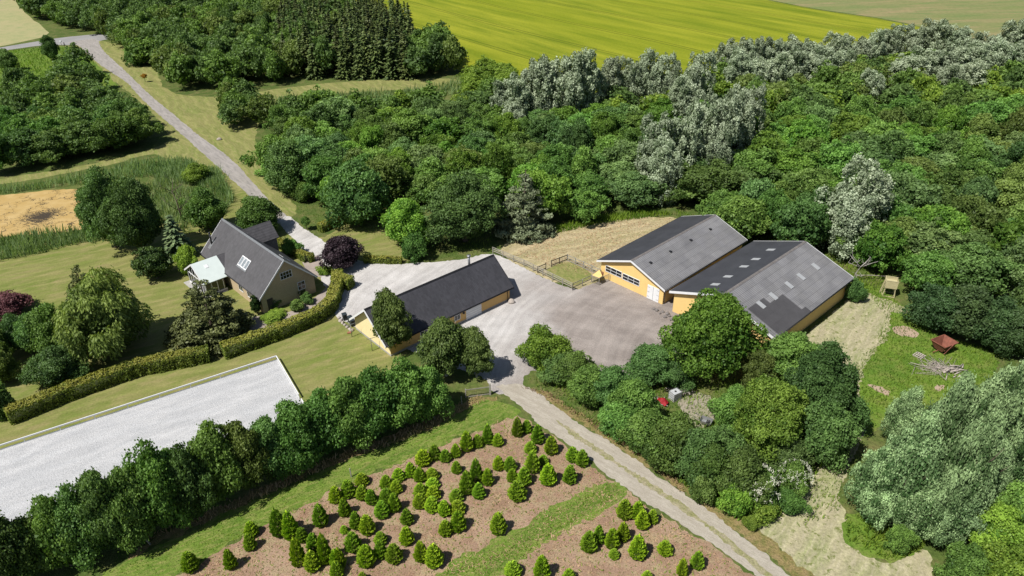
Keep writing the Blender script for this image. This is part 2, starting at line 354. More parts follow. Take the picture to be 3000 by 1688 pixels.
rng = np.random.default_rng(7)
def unit(a): return a/np.maximum(np.linalg.norm(a, axis=1, keepdims=True), 1e-9)
def leaf_arrays(P, Nn, size, asp=1.3, jit=.7, dirs=None):
    n = len(P); nn = unit(Nn+jit*rng.normal(size=(n, 3)))
    if dirs is None: d = unit(np.cross(nn, rng.normal(size=(n, 3))))
    else: d = unit(dirs+.25*rng.normal(size=(n, 3)))
    s_ = unit(np.cross(nn, d)); sz = (np.full(n, size) if np.isscalar(size) else size)*rng.uniform(.7, 1.3, n)
    L = d*(sz*asp/2)[:, None]; W = s_*(sz/2)[:, None]
    V = np.stack([P-L, P+W-L*.1, P+L, P-W-L*.1], 1).reshape(-1, 3); return V
def leaf_mesh(name, V, tint, mats, tip=None, extra=None, midx=None):
    """V (4n,3) leaf quads; extra: an MB with trunk geometry"""
    n = len(V)//4; ev = np.array(extra.v, float).reshape(-1, 3) if extra and extra.v else np.zeros((0, 3))
    ef = extra.f if extra else []; ne = len(ev)
    me = bpy.data.meshes.new(name); me.vertices.add(4*n+ne); me.vertices.foreach_set('co', np.concatenate([V, ev]).ravel())
    lv = list(range(4*n)); ls = list(range(0, 4*n, 4))
    c = 4*n
    for f in ef: ls.append(c); lv += [4*n+i for i in f]; c += len(f)
    me.loops.add(len(lv)); me.loops.foreach_set('vertex_index', lv)
    me.polygons.add(len(ls)); me.polygons.foreach_set('loop_start', ls)
    if mats:
        for m_ in mats: me.materials.append(MATS[m_])
    mi = (list(midx) if midx is not None else [0]*n)+[len(mats)-1]*len(ef)
    me.polygons.foreach_set('material_index', mi)
    at = me.attributes.new('tint', 'FLOAT', 'POINT'); at.data.foreach_set('value', np.concatenate([np.repeat(tint, 4), np.zeros(ne)]))
    at = me.attributes.new('tip', 'FLOAT', 'POINT'); at.data.foreach_set('value', np.concatenate([np.repeat(tip if tip is not None else np.zeros(n), 4), np.zeros(ne)]))
    me.update(calc_edges=True); return me
def trunk(H, r, mat='bark', limbs=5, top=.75, spread=2.0, seed=0, base=0.0):
    q = random.Random(seed); mb = MB(); ax = q.uniform(-.25, .25); ay = q.uniform(-.25, .25)
    pts = [Vector((ax*t*t, ay*t*t, base+(H*top-base)*t)) for t in (0, .15, .4, .7, 1)]
    mb.tube(pts, [r*1.35, r, r*.8, r*.5, r*.2], mat, 8)
    for i in range(limbs):
        z = H*q.uniform(.25, .6); a = i*2.4+q.uniform(-.3, .3); L = spread*q.uniform(.6, 1)
        p = Vector((ax*.3, ay*.3, z)); e = p+Vector((math.cos(a)*L, math.sin(a)*L, L*q.uniform(.6, 1.1)))
        mm = (p+e)/2+Vector((0, 0, -.12*L)); mb.tube([p, mm, e], [r*.45, r*.3, r*.1], mat, 5)
    return mb
# ---- crowns.  every generator returns (V, tint) in metres for a reference tree
def clumps(C, out, rc, n, leaf, flat=.8, up=.45, outw=.8, jit=.95, asp=1.3, inner=.12, hang=None):
    Ps = []; Ns = []; T = []; DR = []
    for c, o, r in zip(C, out, rc):
        k = max(6, int(n*r*r)); d = unit(rng.normal(size=(k, 3))+outw*o+np.array([0, 0, up]))
        rad = r*np.where(rng.random(k) < inner, rng.uniform(.2, .7, k), rng.uniform(.78, 1.08, k)*np.where(rng.random(k) < .12, rng.uniform(1.05, 1.4, k), 1))
        p = c+d*rad[:, None]*np.array([1, 1, flat]); Ps.append(p); Ns.append(d)
        T.append(np.clip(rng.normal(.5, .18)+.25*(d[:, 2]-.3)+rng.normal(0, .11, k), 0, 1))  # upward leaves tinted lighter: light on clump tops put into the colour
        if hang is not None: DR.append(np.tile(np.array([[0, 0, -1.0]]), (k, 1))*hang+unit(d*np.array([1, 1, 0]))*.5)
    P = np.concatenate(Ps); Nn = np.concatenate(Ns); t_ = np.concatenate(T)
    return leaf_arrays(P, Nn, leaf, asp, jit, np.concatenate(DR) if hang is not None else None), t_
def crown_broad(Rr, H, z0, Kc, rc, n, leaf, lobe=.2, shape=1.0, **kw):
    d = unit(rng.normal(size=(Kc, 3))); d[:, 2] = np.where(d[:, 2] < -.55, -d[:, 2], d[:, 2])
    a = np.arctan2(d[:, 1], d[:, 0]); ph = rng.uniform(0, 6.28, 3)
    lf = 1+lobe*np.sin(2*a+ph[0])+lobe*.6*np.sin(3*a+ph[1]+2*d[:, 2])
    cz = (z0+H)/2-.05*H; hz = (H-z0)/2
    s = rng.uniform(.62, 1.06, Kc); sh = (rng.random(Kc) < .10) & (d[:, 2] > .1); s = np.where(sh, s*1.22, s)
    taper = 1-.28*shape*np.clip(d[:, 2], 0, 1)
    C = np.stack([d[:, 0]*Rr*lf*s*taper, d[:, 1]*Rr*lf*s*taper, cz+d[:, 2]*hz*(s+rng.normal(0, .05, Kc))*(1+.1*np.sin(a*2+ph[2]))], 1)
    C -= d*np.array([1, 1, .8])*rc*.8
    r = rc*rng.uniform(.5, 1.45, Kc)*np.where(sh, .6, 1); V, t_ = clumps(C, d, r, n, leaf, **kw)
    # sparse inside foliage closes the see-through
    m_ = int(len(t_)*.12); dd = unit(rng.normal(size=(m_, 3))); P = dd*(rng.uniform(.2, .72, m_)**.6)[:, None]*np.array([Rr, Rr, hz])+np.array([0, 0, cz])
    V2 = leaf_arrays(P, dd, leaf*1.8, 1.2, 1.0); return np.concatenate([V, V2]), np.concatenate([t_, rng.uniform(0, .35, m_)])  # inside leaves tinted dark: shade between clumps put into the colour
def crown_columns(Rr, H, cols, rc, n, leaf):
    Vs = []; T = []
    for i in range(cols):
        a = i*2.399+rng.uniform(-.3, .3); rr = Rr*.62*math.sqrt((i+.3)/cols) if cols > 1 else 0
        hh = H*rng.uniform(.72, 1.0)*(1-.18*rr/Rr); cr = Rr*rng.uniform(.42, .58) if cols > 1 else Rr
        Kc = int(7+hh*cr*2.3); t_ = rng.uniform(0.02, 1, Kc); an = rng.uniform(0, 6.28, Kc)
        prof = cr*np.sin(np.pi*np.clip(t_*.86+.12, 0, 1))**.7
        d = np.stack([np.cos(an), np.sin(an), .7*(t_-.3)], 1)
        lean = rng.normal(0, .03, 2)
        C = np.stack([math.cos(a)*rr+np.cos(an)*prof*.75+lean[0]*t_*hh, math.sin(a)*rr+np.sin(an)*prof*.75+lean[1]*t_*hh, .4+t_*(hh-.6)], 1)
        V, tt = clumps(C, unit(d), rc*rng.uniform(.6, 1.25, Kc), n, leaf, flat=1.15, up=.7, jit=.9, asp=1.5); Vs.append(V); T.append(tt)
    return np.concatenate(Vs), np.concatenate(T)
def crown_spruce(Rr, H, lev, br, leaf, droop=.25, power=.85, z0=.05, rag=.15):
    P = []; Dr = []; T = []; Nn = []
    for i in range(lev):
        t_ = i/lev; z = H*(z0+(1-z0)*t_); rr = Rr*(1-t_)**power+.06
        nb = max(4, int(br*(.35+.65*(1-t_))))
        for j in range(nb):
            a = rng.uniform(0, 6.28); L = rr*rng.uniform(1-rag*2, 1+rag*.5); k = max(3, int(L/(leaf*.42)))
            s = np.linspace(.15, 1, k); tw = rng.normal(.5, .16)
            x = s*L; zz = z-droop*L*s**1.4+.10*L*s**3
            lat = (1-s)*.32*L*np.where(np.arange(k) % 2, 1, -1)*rng.uniform(.3, 1, k)
            ca, sa = math.cos(a), math.sin(a)
            P.append(np.stack([x*ca-lat*sa, x*sa+lat*ca, zz+rng.normal(0, .03, k)], 1))
            Dr.append(np.tile([ca, sa, -.25], (k, 1))+np.stack([-lat*sa, lat*ca, 0*lat], 1)*.8)
            Nn.append(np.tile([ca*.35, sa*.35, 1.0], (k, 1))); T.append(np.clip(tw+.3*(s-.6)+rng.normal(0, .12, k), 0, 1))
    P = np.concatenate(P); V = leaf_arrays(P, np.concatenate(Nn), leaf, 1.9, .45, np.concatenate(Dr)); return V, np.concatenate(T)
def crown_cone(Rr, H, Kc, rc, n, leaf):
    t_ = 1-np.sqrt(rng.random(Kc)); a = rng.uniform(0, 6.28, Kc); rr = Rr*(1-t_)**.85*rng.uniform(.45, 1.05, Kc)
    C = np.stack([rr*np.cos(a), rr*np.sin(a), .3+t_*(H-.5)-.06*rr], 1); out = np.stack([np.cos(a), np.sin(a), .15+0*a], 1)
    return clumps(C, out, rc*(1.15-.6*t_)*rng.uniform(.6, 1.3, Kc), n, leaf, flat=.38, up=.5, outw=.9, jit=.8, asp=2.0)
def crown_xmas(Rr, H, n):
    t_ = 1-np.sqrt(rng.random(n)); t_ = np.clip(t_, 0, .99); a = rng.uniform(0, 6.28, n)
    lay = .5+.5*np.sin(t_*H*14+1.1*np.sin(a*3)); bumpf = 1+.07*np.sin(a*5+t_*17)+.06*np.sin(a*9-t_*31)
    rr = Rr*(np.clip(1-t_, 0, 1)**.52)*np.clip(.62+t_*3, 0, 1)*(.84+.22*lay)*bumpf
    ins = rng.random(n) < .2; rr = np.where(ins, rr*rng.uniform(.5, .85, n), rr*rng.uniform(.93, 1.07, n))
    P = np.stack([rr*np.cos(a), rr*np.sin(a), .06+t_*H*(1+.0*a)+.08*lay], 1)
    out = np.stack([np.cos(a), np.sin(a), .45+0*a], 1)
    V = leaf_arrays(P, out*np.array([.5, .5, 1.2]), 0.11, 1.7, .55, out+np.array([0, 0, .25]))
    tip = np.where(ins, 0, np.clip(.25+.75*lay-.25+rng.normal(0, .18, n), 0, 1)*.55)
    # leader
    k = 14; P2 = np.stack([rng.normal(0, .03, k), rng.normal(0, .03, k), H*rng.uniform(.93, 1.08, k)], 1)
    V2 = leaf_arrays(P2, rng.normal(size=(k, 3)), .12, 2.2, .3, np.tile([0, 0, 1.0], (k, 1)))
    return np.concatenate([V, V2]), np.concatenate([np.clip(rng.normal(.5, .2, n), 0, 1), np.ones(k)]), np.concatenate([tip, np.ones(k)*.8])
PROTO = {}
def proto(key, H, Rr, arr, leafmat, tr, tip=None):
    V, t_ = arr; crown = leaf_mesh(key+'_crown', V, t_, [leafmat], tip)
    tm = None
    if tr is not None:
        tm = bpy.data.meshes.new(key+'_trunk'); tm.from_pydata(tr.v, [], tr.f); [tm.materials.append(MATS[x]) for x in tr.mats]; tm.update()
    PROTO.setdefault(key, []).append((H, Rr, crown, tm))
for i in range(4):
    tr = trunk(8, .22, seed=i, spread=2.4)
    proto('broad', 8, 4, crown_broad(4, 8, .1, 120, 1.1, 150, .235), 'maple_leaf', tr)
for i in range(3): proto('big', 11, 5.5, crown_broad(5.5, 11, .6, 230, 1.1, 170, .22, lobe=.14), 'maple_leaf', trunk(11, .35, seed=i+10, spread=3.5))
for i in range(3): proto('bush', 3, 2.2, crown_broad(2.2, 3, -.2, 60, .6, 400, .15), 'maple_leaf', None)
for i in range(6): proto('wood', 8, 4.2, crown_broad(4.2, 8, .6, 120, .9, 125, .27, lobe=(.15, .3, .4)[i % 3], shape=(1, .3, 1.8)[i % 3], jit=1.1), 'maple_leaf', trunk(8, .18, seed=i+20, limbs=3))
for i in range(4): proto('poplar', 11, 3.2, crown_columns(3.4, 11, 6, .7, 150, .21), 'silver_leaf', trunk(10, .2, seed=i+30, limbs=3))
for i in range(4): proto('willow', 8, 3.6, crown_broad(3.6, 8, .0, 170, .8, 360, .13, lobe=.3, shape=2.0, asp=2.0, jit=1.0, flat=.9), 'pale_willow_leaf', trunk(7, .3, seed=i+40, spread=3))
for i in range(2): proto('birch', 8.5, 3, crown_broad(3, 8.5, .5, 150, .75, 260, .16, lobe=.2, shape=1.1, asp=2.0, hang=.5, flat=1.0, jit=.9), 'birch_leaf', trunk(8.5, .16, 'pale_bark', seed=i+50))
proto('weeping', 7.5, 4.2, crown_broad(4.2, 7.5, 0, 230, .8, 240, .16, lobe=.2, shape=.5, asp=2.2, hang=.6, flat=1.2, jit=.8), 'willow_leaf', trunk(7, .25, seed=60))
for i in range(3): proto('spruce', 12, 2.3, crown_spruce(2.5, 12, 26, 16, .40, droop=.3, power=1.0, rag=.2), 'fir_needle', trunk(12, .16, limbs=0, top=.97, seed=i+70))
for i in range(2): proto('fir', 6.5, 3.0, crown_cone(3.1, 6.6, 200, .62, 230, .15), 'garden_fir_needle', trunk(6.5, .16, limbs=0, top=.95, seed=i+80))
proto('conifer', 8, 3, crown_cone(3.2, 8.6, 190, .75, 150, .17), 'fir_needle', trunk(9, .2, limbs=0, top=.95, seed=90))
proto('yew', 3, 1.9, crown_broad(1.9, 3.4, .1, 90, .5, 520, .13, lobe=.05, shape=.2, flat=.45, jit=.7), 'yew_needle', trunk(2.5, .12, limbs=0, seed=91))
for i in range(5):
    V, t_, tp = crown_xmas(.85+.05*i, 2.2+.12*(i % 3), 4600); proto('xmas', 2.2+.12*(i % 3), .85+.05*i, (V, t_), 'xmas_needle', trunk(1.5, .05, limbs=0, seed=i), tp)
def dead_tree(H, seed, mat='pale_bark', n=10):
    q = random.Random(seed); mb = MB()
    def grow(p, d, L, r, lv):
        pts = [p]; dd = d.copy()
        for s in range(3):
            dd = (dd+Vector((q.uniform(-.25, .25), q.uniform(-.25, .25), q.uniform(-.05, .2)))).normalized(); pts.append(pts[-1]+dd*L/3)
        mb.tube(pts, [r, r*.8, r*.6, r*.3], mat, 5)
        if lv > 0:
            for k in range(n//2 if lv == 2 else 3):
                i = q.choice((1, 2, 3)); a = q.uniform(0, 6.28); e = Vector((math.cos(a), math.sin(a), q.uniform(.1, .9))).normalized()
                grow(pts[i], e, L*q.uniform(.35, .6), r*.45, lv-1)
    grow(Vector((0, 0, 0)), Vector((0, 0, 1)), H*.75, H*.022, 2); return mb

def fit(u, vt, vb, hw, zb=.25, bk=.85):
    B = G(u, vb, zb); d = Vector((B.x, B.y, 0)).normalized()
    dep = proj(B)[2]; Rr = hw*K*dep/F
    C = B+d*Rr*bk; C.z = 0; H = hgt(C, vt+ .12*hw)
    return C, Rr, max(H, .6)
def put(kind, C, Rr, H, label, cat='tree', group=None, name='broadleaf_tree', leaf=None, color=None, rz=None, parts=True, var=None):
    if kind == 'poplar': POPS.append((C.x, C.y, Rr))
    ps = PROTO[kind]; h, r, crown, tm = ps[(var if var is not None else random.randrange(len(ps))) % len(ps)]
    rz = random.uniform(0, 6.28) if rz is None else rz
    if leaf:
        key = crown.name+leaf
        if key not in PROTO: c2 = crown.copy(); c2.materials[0] = MATS[leaf]; PROTO[key] = c2
        crown = PROTO[key]
    if parts and tm is not None:
        t_ = empty(name, label, cat, (C.x, C.y, 0), rz, group); t_.scale = (Rr/r, Rr/r, H/h)
        c = link('crown', crown, t_); k = link('trunk', tm, t_)
        if color: c.color = (*color, 1)
        return t_
    t_ = link(name, crown, None, (C.x, C.y, 0), rz); t_.scale = (Rr/r, Rr/r, H/h)
    if color: t_.color = (*color, 1)
    return tag(t_, label, cat, group)
random.seed(11)
ORD = ['first', 'second', 'third', 'fourth', 'fifth', 'sixth', 'seventh', 'eighth', 'ninth', 'tenth', 'eleventh', 'twelfth', 'thirteenth', 'fourteenth', 'fifteenth', 'sixteenth', 'seventeenth', 'eighteenth', 'nineteenth', 'twentieth', 'twenty-first', 'twenty-second', 'twenty-third', 'twenty-fourth', 'twenty-fifth', 'twenty-sixth', 'twenty-seventh', 'twenty-eighth', 'twenty-ninth', 'thirtieth']
def row(kind, L, desc, where, group, **kw):
    L = sorted(L, key=lambda a: a[0])
    sc_w = kw.pop('sw', 1.0); bk_ = kw.pop('bk', .85)
    for i, a in enumerate(L):
        C, Rr, H = fit(a[0], a[1], a[2], a[3]*sc_w, bk=bk_); k = dict(kw); 
        if len(a) > 4: k.update(a[4])
        d = k.pop('desc', desc)
        put(k.pop('kind', kind), C, Rr, H, f"{d}, {ORD[i]} from left {where}", group=group, **k)

# ------------------------------------------------------------------ ground sheets
def inside(p, poly):
    x, y = p; c = False; j = len(poly)-1
    for i in range(len(poly)):
        xi, yi = poly[i]; xj, yj = poly[j]
        if (yi > y) != (yj > y) and x < (xj-xi)*(y-yi)/(yj-yi)+xi: c = not c
        j = i
    return c
def sheet(name, pts, z, mat, jit=.25, step=.5, world=False, smooth=2, kind='structure'):
    P = [Vector((p[0], p[1], 0)) if world else G(*p) for p in pts]
    for _ in range(smooth):            # corner cutting
        Q = []
        for i in range(len(P)):
            a, b_ = P[i], P[(i+1) % len(P)]; Q += [a*.78+b_*.22, a*.22+b_*.78]
        P = Q
    Q = []; ph = random.uniform(0, 9); s = 0
    for i in range(len(P)):
        a, b_ = P[i], P[(i+1) % len(P)]; L = (b_-a).length; st = max(step, .004*max(a.length, 1)*step*2); n = max(1, int(L/st)); d = (b_-a)/max(L, 1e-6); nr = Vector((-d.y, d.x, 0))
        for k in range(n):
            s += L/n; off = jit*(.5*math.sin(s*.9+ph)*math.sin(s*.37+2*ph)+random.uniform(-.5, .5))
            Q.append(a+(b_-a)*(k/n)+nr*off)
    V = [Vector((q.x, q.y, z)) for q in Q]; T = tessellate_polygon([V])
    me = bpy.data.meshes.new(name); me.from_pydata(V, [], [tuple(x) for x in T]); me.materials.append(MATS[mat]); me.update()
    bm = bmesh.new(); bm.from_mesh(me)
    for f in bm.faces:
        if f.normal.z < 0: f.normal_flip()
    bm.to_mesh(me); bm.free()
    return tag(link(name, me), kind=kind)
gm = MB(); gm.add([(-2500, -300, 0), (2500, -300, 0), (2500, 4000, 0), (-2500, 4000, 0)], [(0, 1, 2, 3)], 'rough_grass'); tag(gm.build('ground'), kind='structure')
sheet('crop_field', [(700, 0), (820, -40), (960, -45), (1500, -90), (1917, -2), (2050, 24), (2251, 53), (2420, 95), (2600, 150), (2300, 210), (1700, 240), (1290, 235), (1160, 185), (1080, 110), (1000, 30)], .004, 'crop', .6, 2, smooth=1)
sheet('far_meadow', [(1500, -92), (1917, -4), (2050, 22), (2251, 51), (2420, 93), (2600, 148), (2800, 160), (2900, -60), (2576, -95)], .006, 'far_meadow', .8, 3, smooth=1)
sheet('wheat_field', [(-200, -60), (10, -50), (40, 5), (70, 40), (115, 72), (125, 85), (100, 96), (0, 118), (-200, 150)], .004, 'wheat', .6, 2, smooth=1)
sheet('road', [(-200, 150), (0, 120), (100, 103), (160, 94), (243, 86), (300, 84), (300, 96), (262, 100), (243, 106), (200, 114), (110, 113), (0, 129), (-200, 160)], .012, 'public_asphalt', .15, .5, smooth=1)
sheet('driveway', [(190, 103), (245, 96), (256, 125), (303, 167), (337, 200), (377, 240), (427, 280), (503, 344), (553, 377), (603, 420), (656, 483), (717, 540), (754, 573), (770, 590), (735, 600), (715, 575), (675, 540), (617, 483), (534, 407), (467, 347), (394, 284), (354, 247), (320, 207), (287, 187), (243, 157), (217, 133), (200, 115), (165, 108)], .016, 'asphalt', .18, .5, smooth=1)
sheet('verge_lawn', [(150, 115), (240, 100), (330, 118), (395, 150), (400, 210), (445, 240), (560, 245), (720, 220), (870, 205), (1060, 196), (1170, 200), (1160, 225), (1000, 225), (860, 235), (760, 240), (700, 262), (650, 300), (640, 380), (690, 470), (760, 530), (700, 560), (560, 480), (430, 400), (380, 385), (300, 410), (150, 440), (0, 465), (-150, 490), (-150, 470), (0, 450), (200, 420), (400, 372), (440, 340), (300, 210), (190, 150)], .004, 'verge_lawn', .5, .8, smooth=1)
sheet('lawn', [(-200, 640), (0, 655), (80, 640), (180, 612), (300, 598), (380, 560), (560, 560), (600, 470), (640, 480), (740, 590), (840, 600), (850, 520), (960, 560), (1010, 600), (1040, 665), (930, 675), (880, 690), (850, 690), (850, 790), (870, 812), (960, 850), (1010, 900), (1000, 960), (900, 960), (800, 1010), (740, 1100), (500, 1260), (200, 1400), (-300, 1500), (-400, 900)], .006, 'lawn', .4, .8, smooth=1)
sheet('meadow_left', [(-150, 135), (0, 132), (110, 118), (190, 116), (230, 150), (300, 215), (300, 260), (-150, 300)], .008, 'meadow_grass', .5, .8)
sheet('gravel_yard', [(722, 538), (757, 570), (800, 597), (830, 622), (870, 650), (930, 662), (985, 664), (1065, 662), (1150, 655), (1235, 636), (1270, 650), (1440, 735), (1500, 708), (1560, 700), (1700, 740), (1760, 740), (1780, 790), (1820, 900), (1700, 935), (1600, 940), (1520, 955), (1440, 930), (1340, 930), (1316, 950), (1318, 975), (1290, 975), (1262, 995), (1235, 985), (1225, 950), (1150, 930), (1060, 890), (940, 850), (880, 815), (845, 800), (830, 740), (800, 690), (775, 650), (745, 610), (700, 560)], .02, 'yard_gravel', .25, .3, smooth=1)
sheet('track', [(1240, 970), (1318, 965), (1379, 1010), (1459, 1067), (1526, 1110), (1626, 1174), (1718, 1242), (1817, 1311), (1917, 1387), (1990, 1450), (2080, 1530), (1980, 1530), (1904, 1450), (1817, 1384), (1718, 1320), (1626, 1267), (1546, 1207), (1476, 1150), (1426, 1117), (1369, 1077), (1316, 1027), (1265, 990)], .024, 'track_gravel', .3, .3, smooth=1)
sheet('track_centre_grass', [(1380, 1042), (1470, 1105), (1560, 1165), (1660, 1228), (1760, 1300), (1860, 1375), (1945, 1450), (1930, 1455), (1845, 1380), (1745, 1305), (1645, 1234), (1550, 1172), (1460, 1112)], .028, 'dry_center', .3, .25, smooth=2)
sheet('plantation_soil', [(300, 1520), q7(1300, 1449), q7(1700, 1240), q7(2000, 1050), q7(2400, 850), q8(0, 760), q8(500, 560), q8(900, 400), q8(1260, 240), q8(1350, 240), q8(1700, 480), q8(2000, 700), q8(2300, 920), q8(2576, 1080), q9(300, 1280), q9(560, 1480), (2000, 1560), (1200, 1600)], .012, 'bare_soil', .5, .4)
sheet('grass_strip', [(160, 1530), q7(800, 1430), q7(1100, 1260), q7(1500, 1080), q7(1900, 880), q7(2300, 700), q7(2576, 590), q8(300, 480), q8(600, 370), q8(900, 230), q8(1020, 130), q8(1200, 110), q8(1330, 190), q8(1330, 245), q8(1260, 250), q8(900, 405), q8(500, 565), q8(0, 765), q7(2400, 855), q7(2000, 1055), q7(1700, 1245), q7(1300, 1455), (330, 1530)], .016, 'green_strip', .6, .4)
sheet('grass_strip', [(930, 1530), q8(700, 1440), q8(1180, 1150), q8(1590, 925), q8(1890, 760), q8(2060, 700), q8(2180, 825), q8(1920, 975), q8(1620, 1160), q8(1320, 1350), q8(1160, 1470), (1150, 1530)], .016, 'green_strip', .6, .4, smooth=1)
sheet('dry_verge', [q8(1340, 20), q8(1560, 60), q8(1750, 190), q8(2100, 400), q8(2576, 760), q9(300, 880), q9(560, 1090), q9(1000, 1449), (2120, 1530), (2060, 1510), q9(820, 1449), q9(600, 1262), q9(300, 1032), q8(2576, 815), q8(2300, 618), q8(2000, 428), q8(1800, 298), q8(1560, 128)], .018, 'stubble_verge', .5, .3)
sheet('dry_verge', [(190, 1530), q7(1100, 1180), q7(1700, 900), q7(2250, 650), q7(2576, 520), q8(400, 380), q8(800, 180), q8(1100, 80), q8(1230, 90), q8(900, 225), q8(600, 365), q8(300, 475), q7(2576, 585), q7(2300, 695), q7(1900, 875), q7(1500, 1075), q7(1100, 1255), (150, 1530)], .014, 'stubble_verge', .6, .4)
sheet('hay_paddock', [(1245, 640), (1290, 600), (1400, 577), (1520, 557), (1620, 546), (1705, 547), (1760, 575), (1900, 640), (1950, 660), (1900, 700), (1700, 700), (1520, 715), (1440, 732)], .008, 'hay', .4, .4, smooth=1)
sheet('pen_grass', [(1362, 686), (1424, 652), (1500, 692), (1441, 727)], .024, 'pen_grass', .25, .3, smooth=1)
sheet('mown_track', [(2167, 728), (2215, 752), (2251, 758), (2285, 784), (2264, 792), (2242, 784), (2237, 834), (2211, 877), (2160, 940), (2165, 1045), (2185, 1060), (2125, 1200), (2110, 1250), (2124, 1300), (2124, 1357), (2211, 1410), (2241, 1417), (2304, 1378), (2345, 1388), (2350, 1530), (2130, 1530), (1980, 1400), (1897, 1327), (1917, 1287), (1984, 1267), (2004, 1240), (2064, 1174), (2060, 1120), (2080, 1040), (2100, 960), (2040, 900), (2010, 860), (2080, 800)], .012, 'mown_track', .45, .35, smooth=1)
sheet('meadow_right', [(2150, 700), (2240, 740), (2300, 800), (2360, 850), (2450, 868), (2520, 900), (2480, 980), (2330, 1030), (2240, 1060), (2150, 1120), (2110, 1000), (2130, 930), (2200, 860), (2225, 790)], .008, 'meadow_grass', .5, .4)
sheet('meadow_right', [(2122, 1298), (2200, 1280), (2330, 1340), (2330, 1385), (2290, 1392), (2241, 1420), (2200, 1408), (2122, 1360)], .02, 'meadow_grass', .5, .4)
for pl in ([(2240, 826), (2262, 820), (2290, 824), (2312, 840), (2308, 850), (2280, 846), (2255, 842)], [(2176, 968), (2200, 970), (2228, 980), (2240, 990), (2230, 997), (2205, 986)], [(2352, 968), (2376, 968), (2370, 985), (2355, 985)]):
    sheet('sand_patch', pl, .02, 'sand_patch', .3, .3)
sheet('clearing', [(1715, 995), (1770, 985), (1815, 1020), (1795, 1075), (1745, 1080), (1705, 1020)], .016, 'dirt', .4, .4)
sheet('terrace_paving', [(600, 800), (660, 795), (720, 790), (760, 765), (800, 745), (842, 700), (850, 740), (830, 770), (770, 800), (700, 825), (640, 840), (560, 850), (560, 825)], .024, 'paving', .05, .5, smooth=1)
sheet('path', [(758, 655), (795, 640), (812, 655), (820, 690), (800, 700), (770, 680)], .026, 'paving', .05, .5, smooth=1)
sheet('pond_water', [(-150, 500), (0, 492), (60, 486), (150, 476), (230, 476), (262, 492), (275, 530), (255, 568), (230, 576), (120, 588), (0, 598), (-150, 610)], .014, 'pond', .3, .5)
# arena from the surveyed corner
a0 = G(697, 906); ax_ = (G(0, 1133)-a0).normalized(); ay_ = (G(786, 1008)-a0).normalized()
ay_ = (ay_-ax_*ay_.dot(ax_)).normalized(); AL, AW = 62.0, 15.6
acor = [a0, a0+ax_*AL, a0+ax_*AL+ay_*AW, a0+ay_*AW]
sheet('riding_arena', [(p.x, p.y) for p in acor], .024, 'arena_sand', .06, .4, world=True, smooth=0)

# ------------------------------------------------------------------ buildings (local x along the ridge, local y = -width)
SU = 18.0
def shell(name, label, x, y, th, L, W, he, hr, wall, roofL, roofR, oh=.5, og=.5, tk=.12, ridge='black_trim', barge='white_paint', bw=.24, gut='black_trim', cat='building', plinth=None, farb='white_paint'):
    t = empty(name, label, cat, (x, y, 0), R(th)); s = (hr-he)/(W/2)
    zt = lambda w_: he+s*min(w_, W-w_)-tk-.02
    mb = MB(); sec = [(oh, -.05), (W-oh, -.05), (W-oh, zt(W-oh)), (W/2, zt(W/2)), (oh, zt(oh))]
    mb.prism([(og, -a, b_) for a, b_ in sec], (L-2*og, 0, 0), wall); mb.build('wall', t)
    for nm, w0, w1, z0, z1, mt in (('roof', 0, W/2, he, hr, roofL), ('roof', W, W/2, he, hr, roofR)):
        mb = MB(); mb.prism([(0, -w0, z0), (0, -w1, z1), (0, -w1, z1-tk), (0, -w0, z0-tk)], (L, 0, 0), mt); mb.build(nm, t)
    mb = MB(); r_ = .2
    mb.prism([(-.02, -(W/2-r_), hr-s*r_+.03), (-.02, -W/2, hr+.07), (-.02, -(W/2+r_), hr-s*r_+.03), (-.02, -W/2, hr-.02)], (L+.04, 0, 0), ridge); mb.build('ridge_cap', t)
    for x0 in (-.06, L):
        mb = MB()
        for w0 in (-.02, W+.02):
            e = he-.02*s
            mb.prism([(x0, -w0, e+.02), (x0, -W/2, hr+.02), (x0, -W/2, hr-bw), (x0, -w0, e-bw)], (.06, 0, 0), barge if x0 < 0 else farb)
        mb.build('bargeboard', t)
    for w0 in (-.08, W+.08):
        mb = MB(); mb.tube([(.05, -w0, he-.1), (L-.05, -w0, he-.1)], .065, gut, 6); mb.build('gutter', t)
    if plinth:
        mb = MB(); p = .03; mb.box((og-p, -(oh-p), -.04), (L-og+p, -(W-oh+p), .28), plinth); mb.build('plinth', t)
    return t
def gwindow(t, x, w0, w1, z0, z1, nx, nz, glass='black_glass', sgn=-1, name='window', fr=.07, mw=.05):
    """window on a gable wall at local x, facing sgn*x"""
    mb = MB(); d = .06*sgn
    for a, b_, c, e in ((w0, w1, z1-fr, z1), (w0, w1, z0, z0+fr), (w0, w0+fr, z0+fr, z1-fr), (w1-fr, w1, z0+fr, z1-fr)): mb.box((x, -a, c), (x+d, -b_, e), 'white_paint')
    for i in range(1, nx):
        c = w0+(w1-w0)*i/nx; mb.box((x, -(c-mw/2), z0+fr), (x+d*.8, -(c+mw/2), z1-fr), 'white_paint')
    for i in range(1, nz):
        c = z0+(z1-z0)*i/nz; mb.box((x, -(w0+fr), c-mw/2), (x+d*.7, -(w1-fr), c+mw/2), 'white_paint')
    o = mb.build(name, t); m2 = MB(); m2.box((x+d*.1, -(w0+fr), z0+fr), (x+d*.35, -(w1-fr), z1-fr), glass); m2.build('pane', o); return o
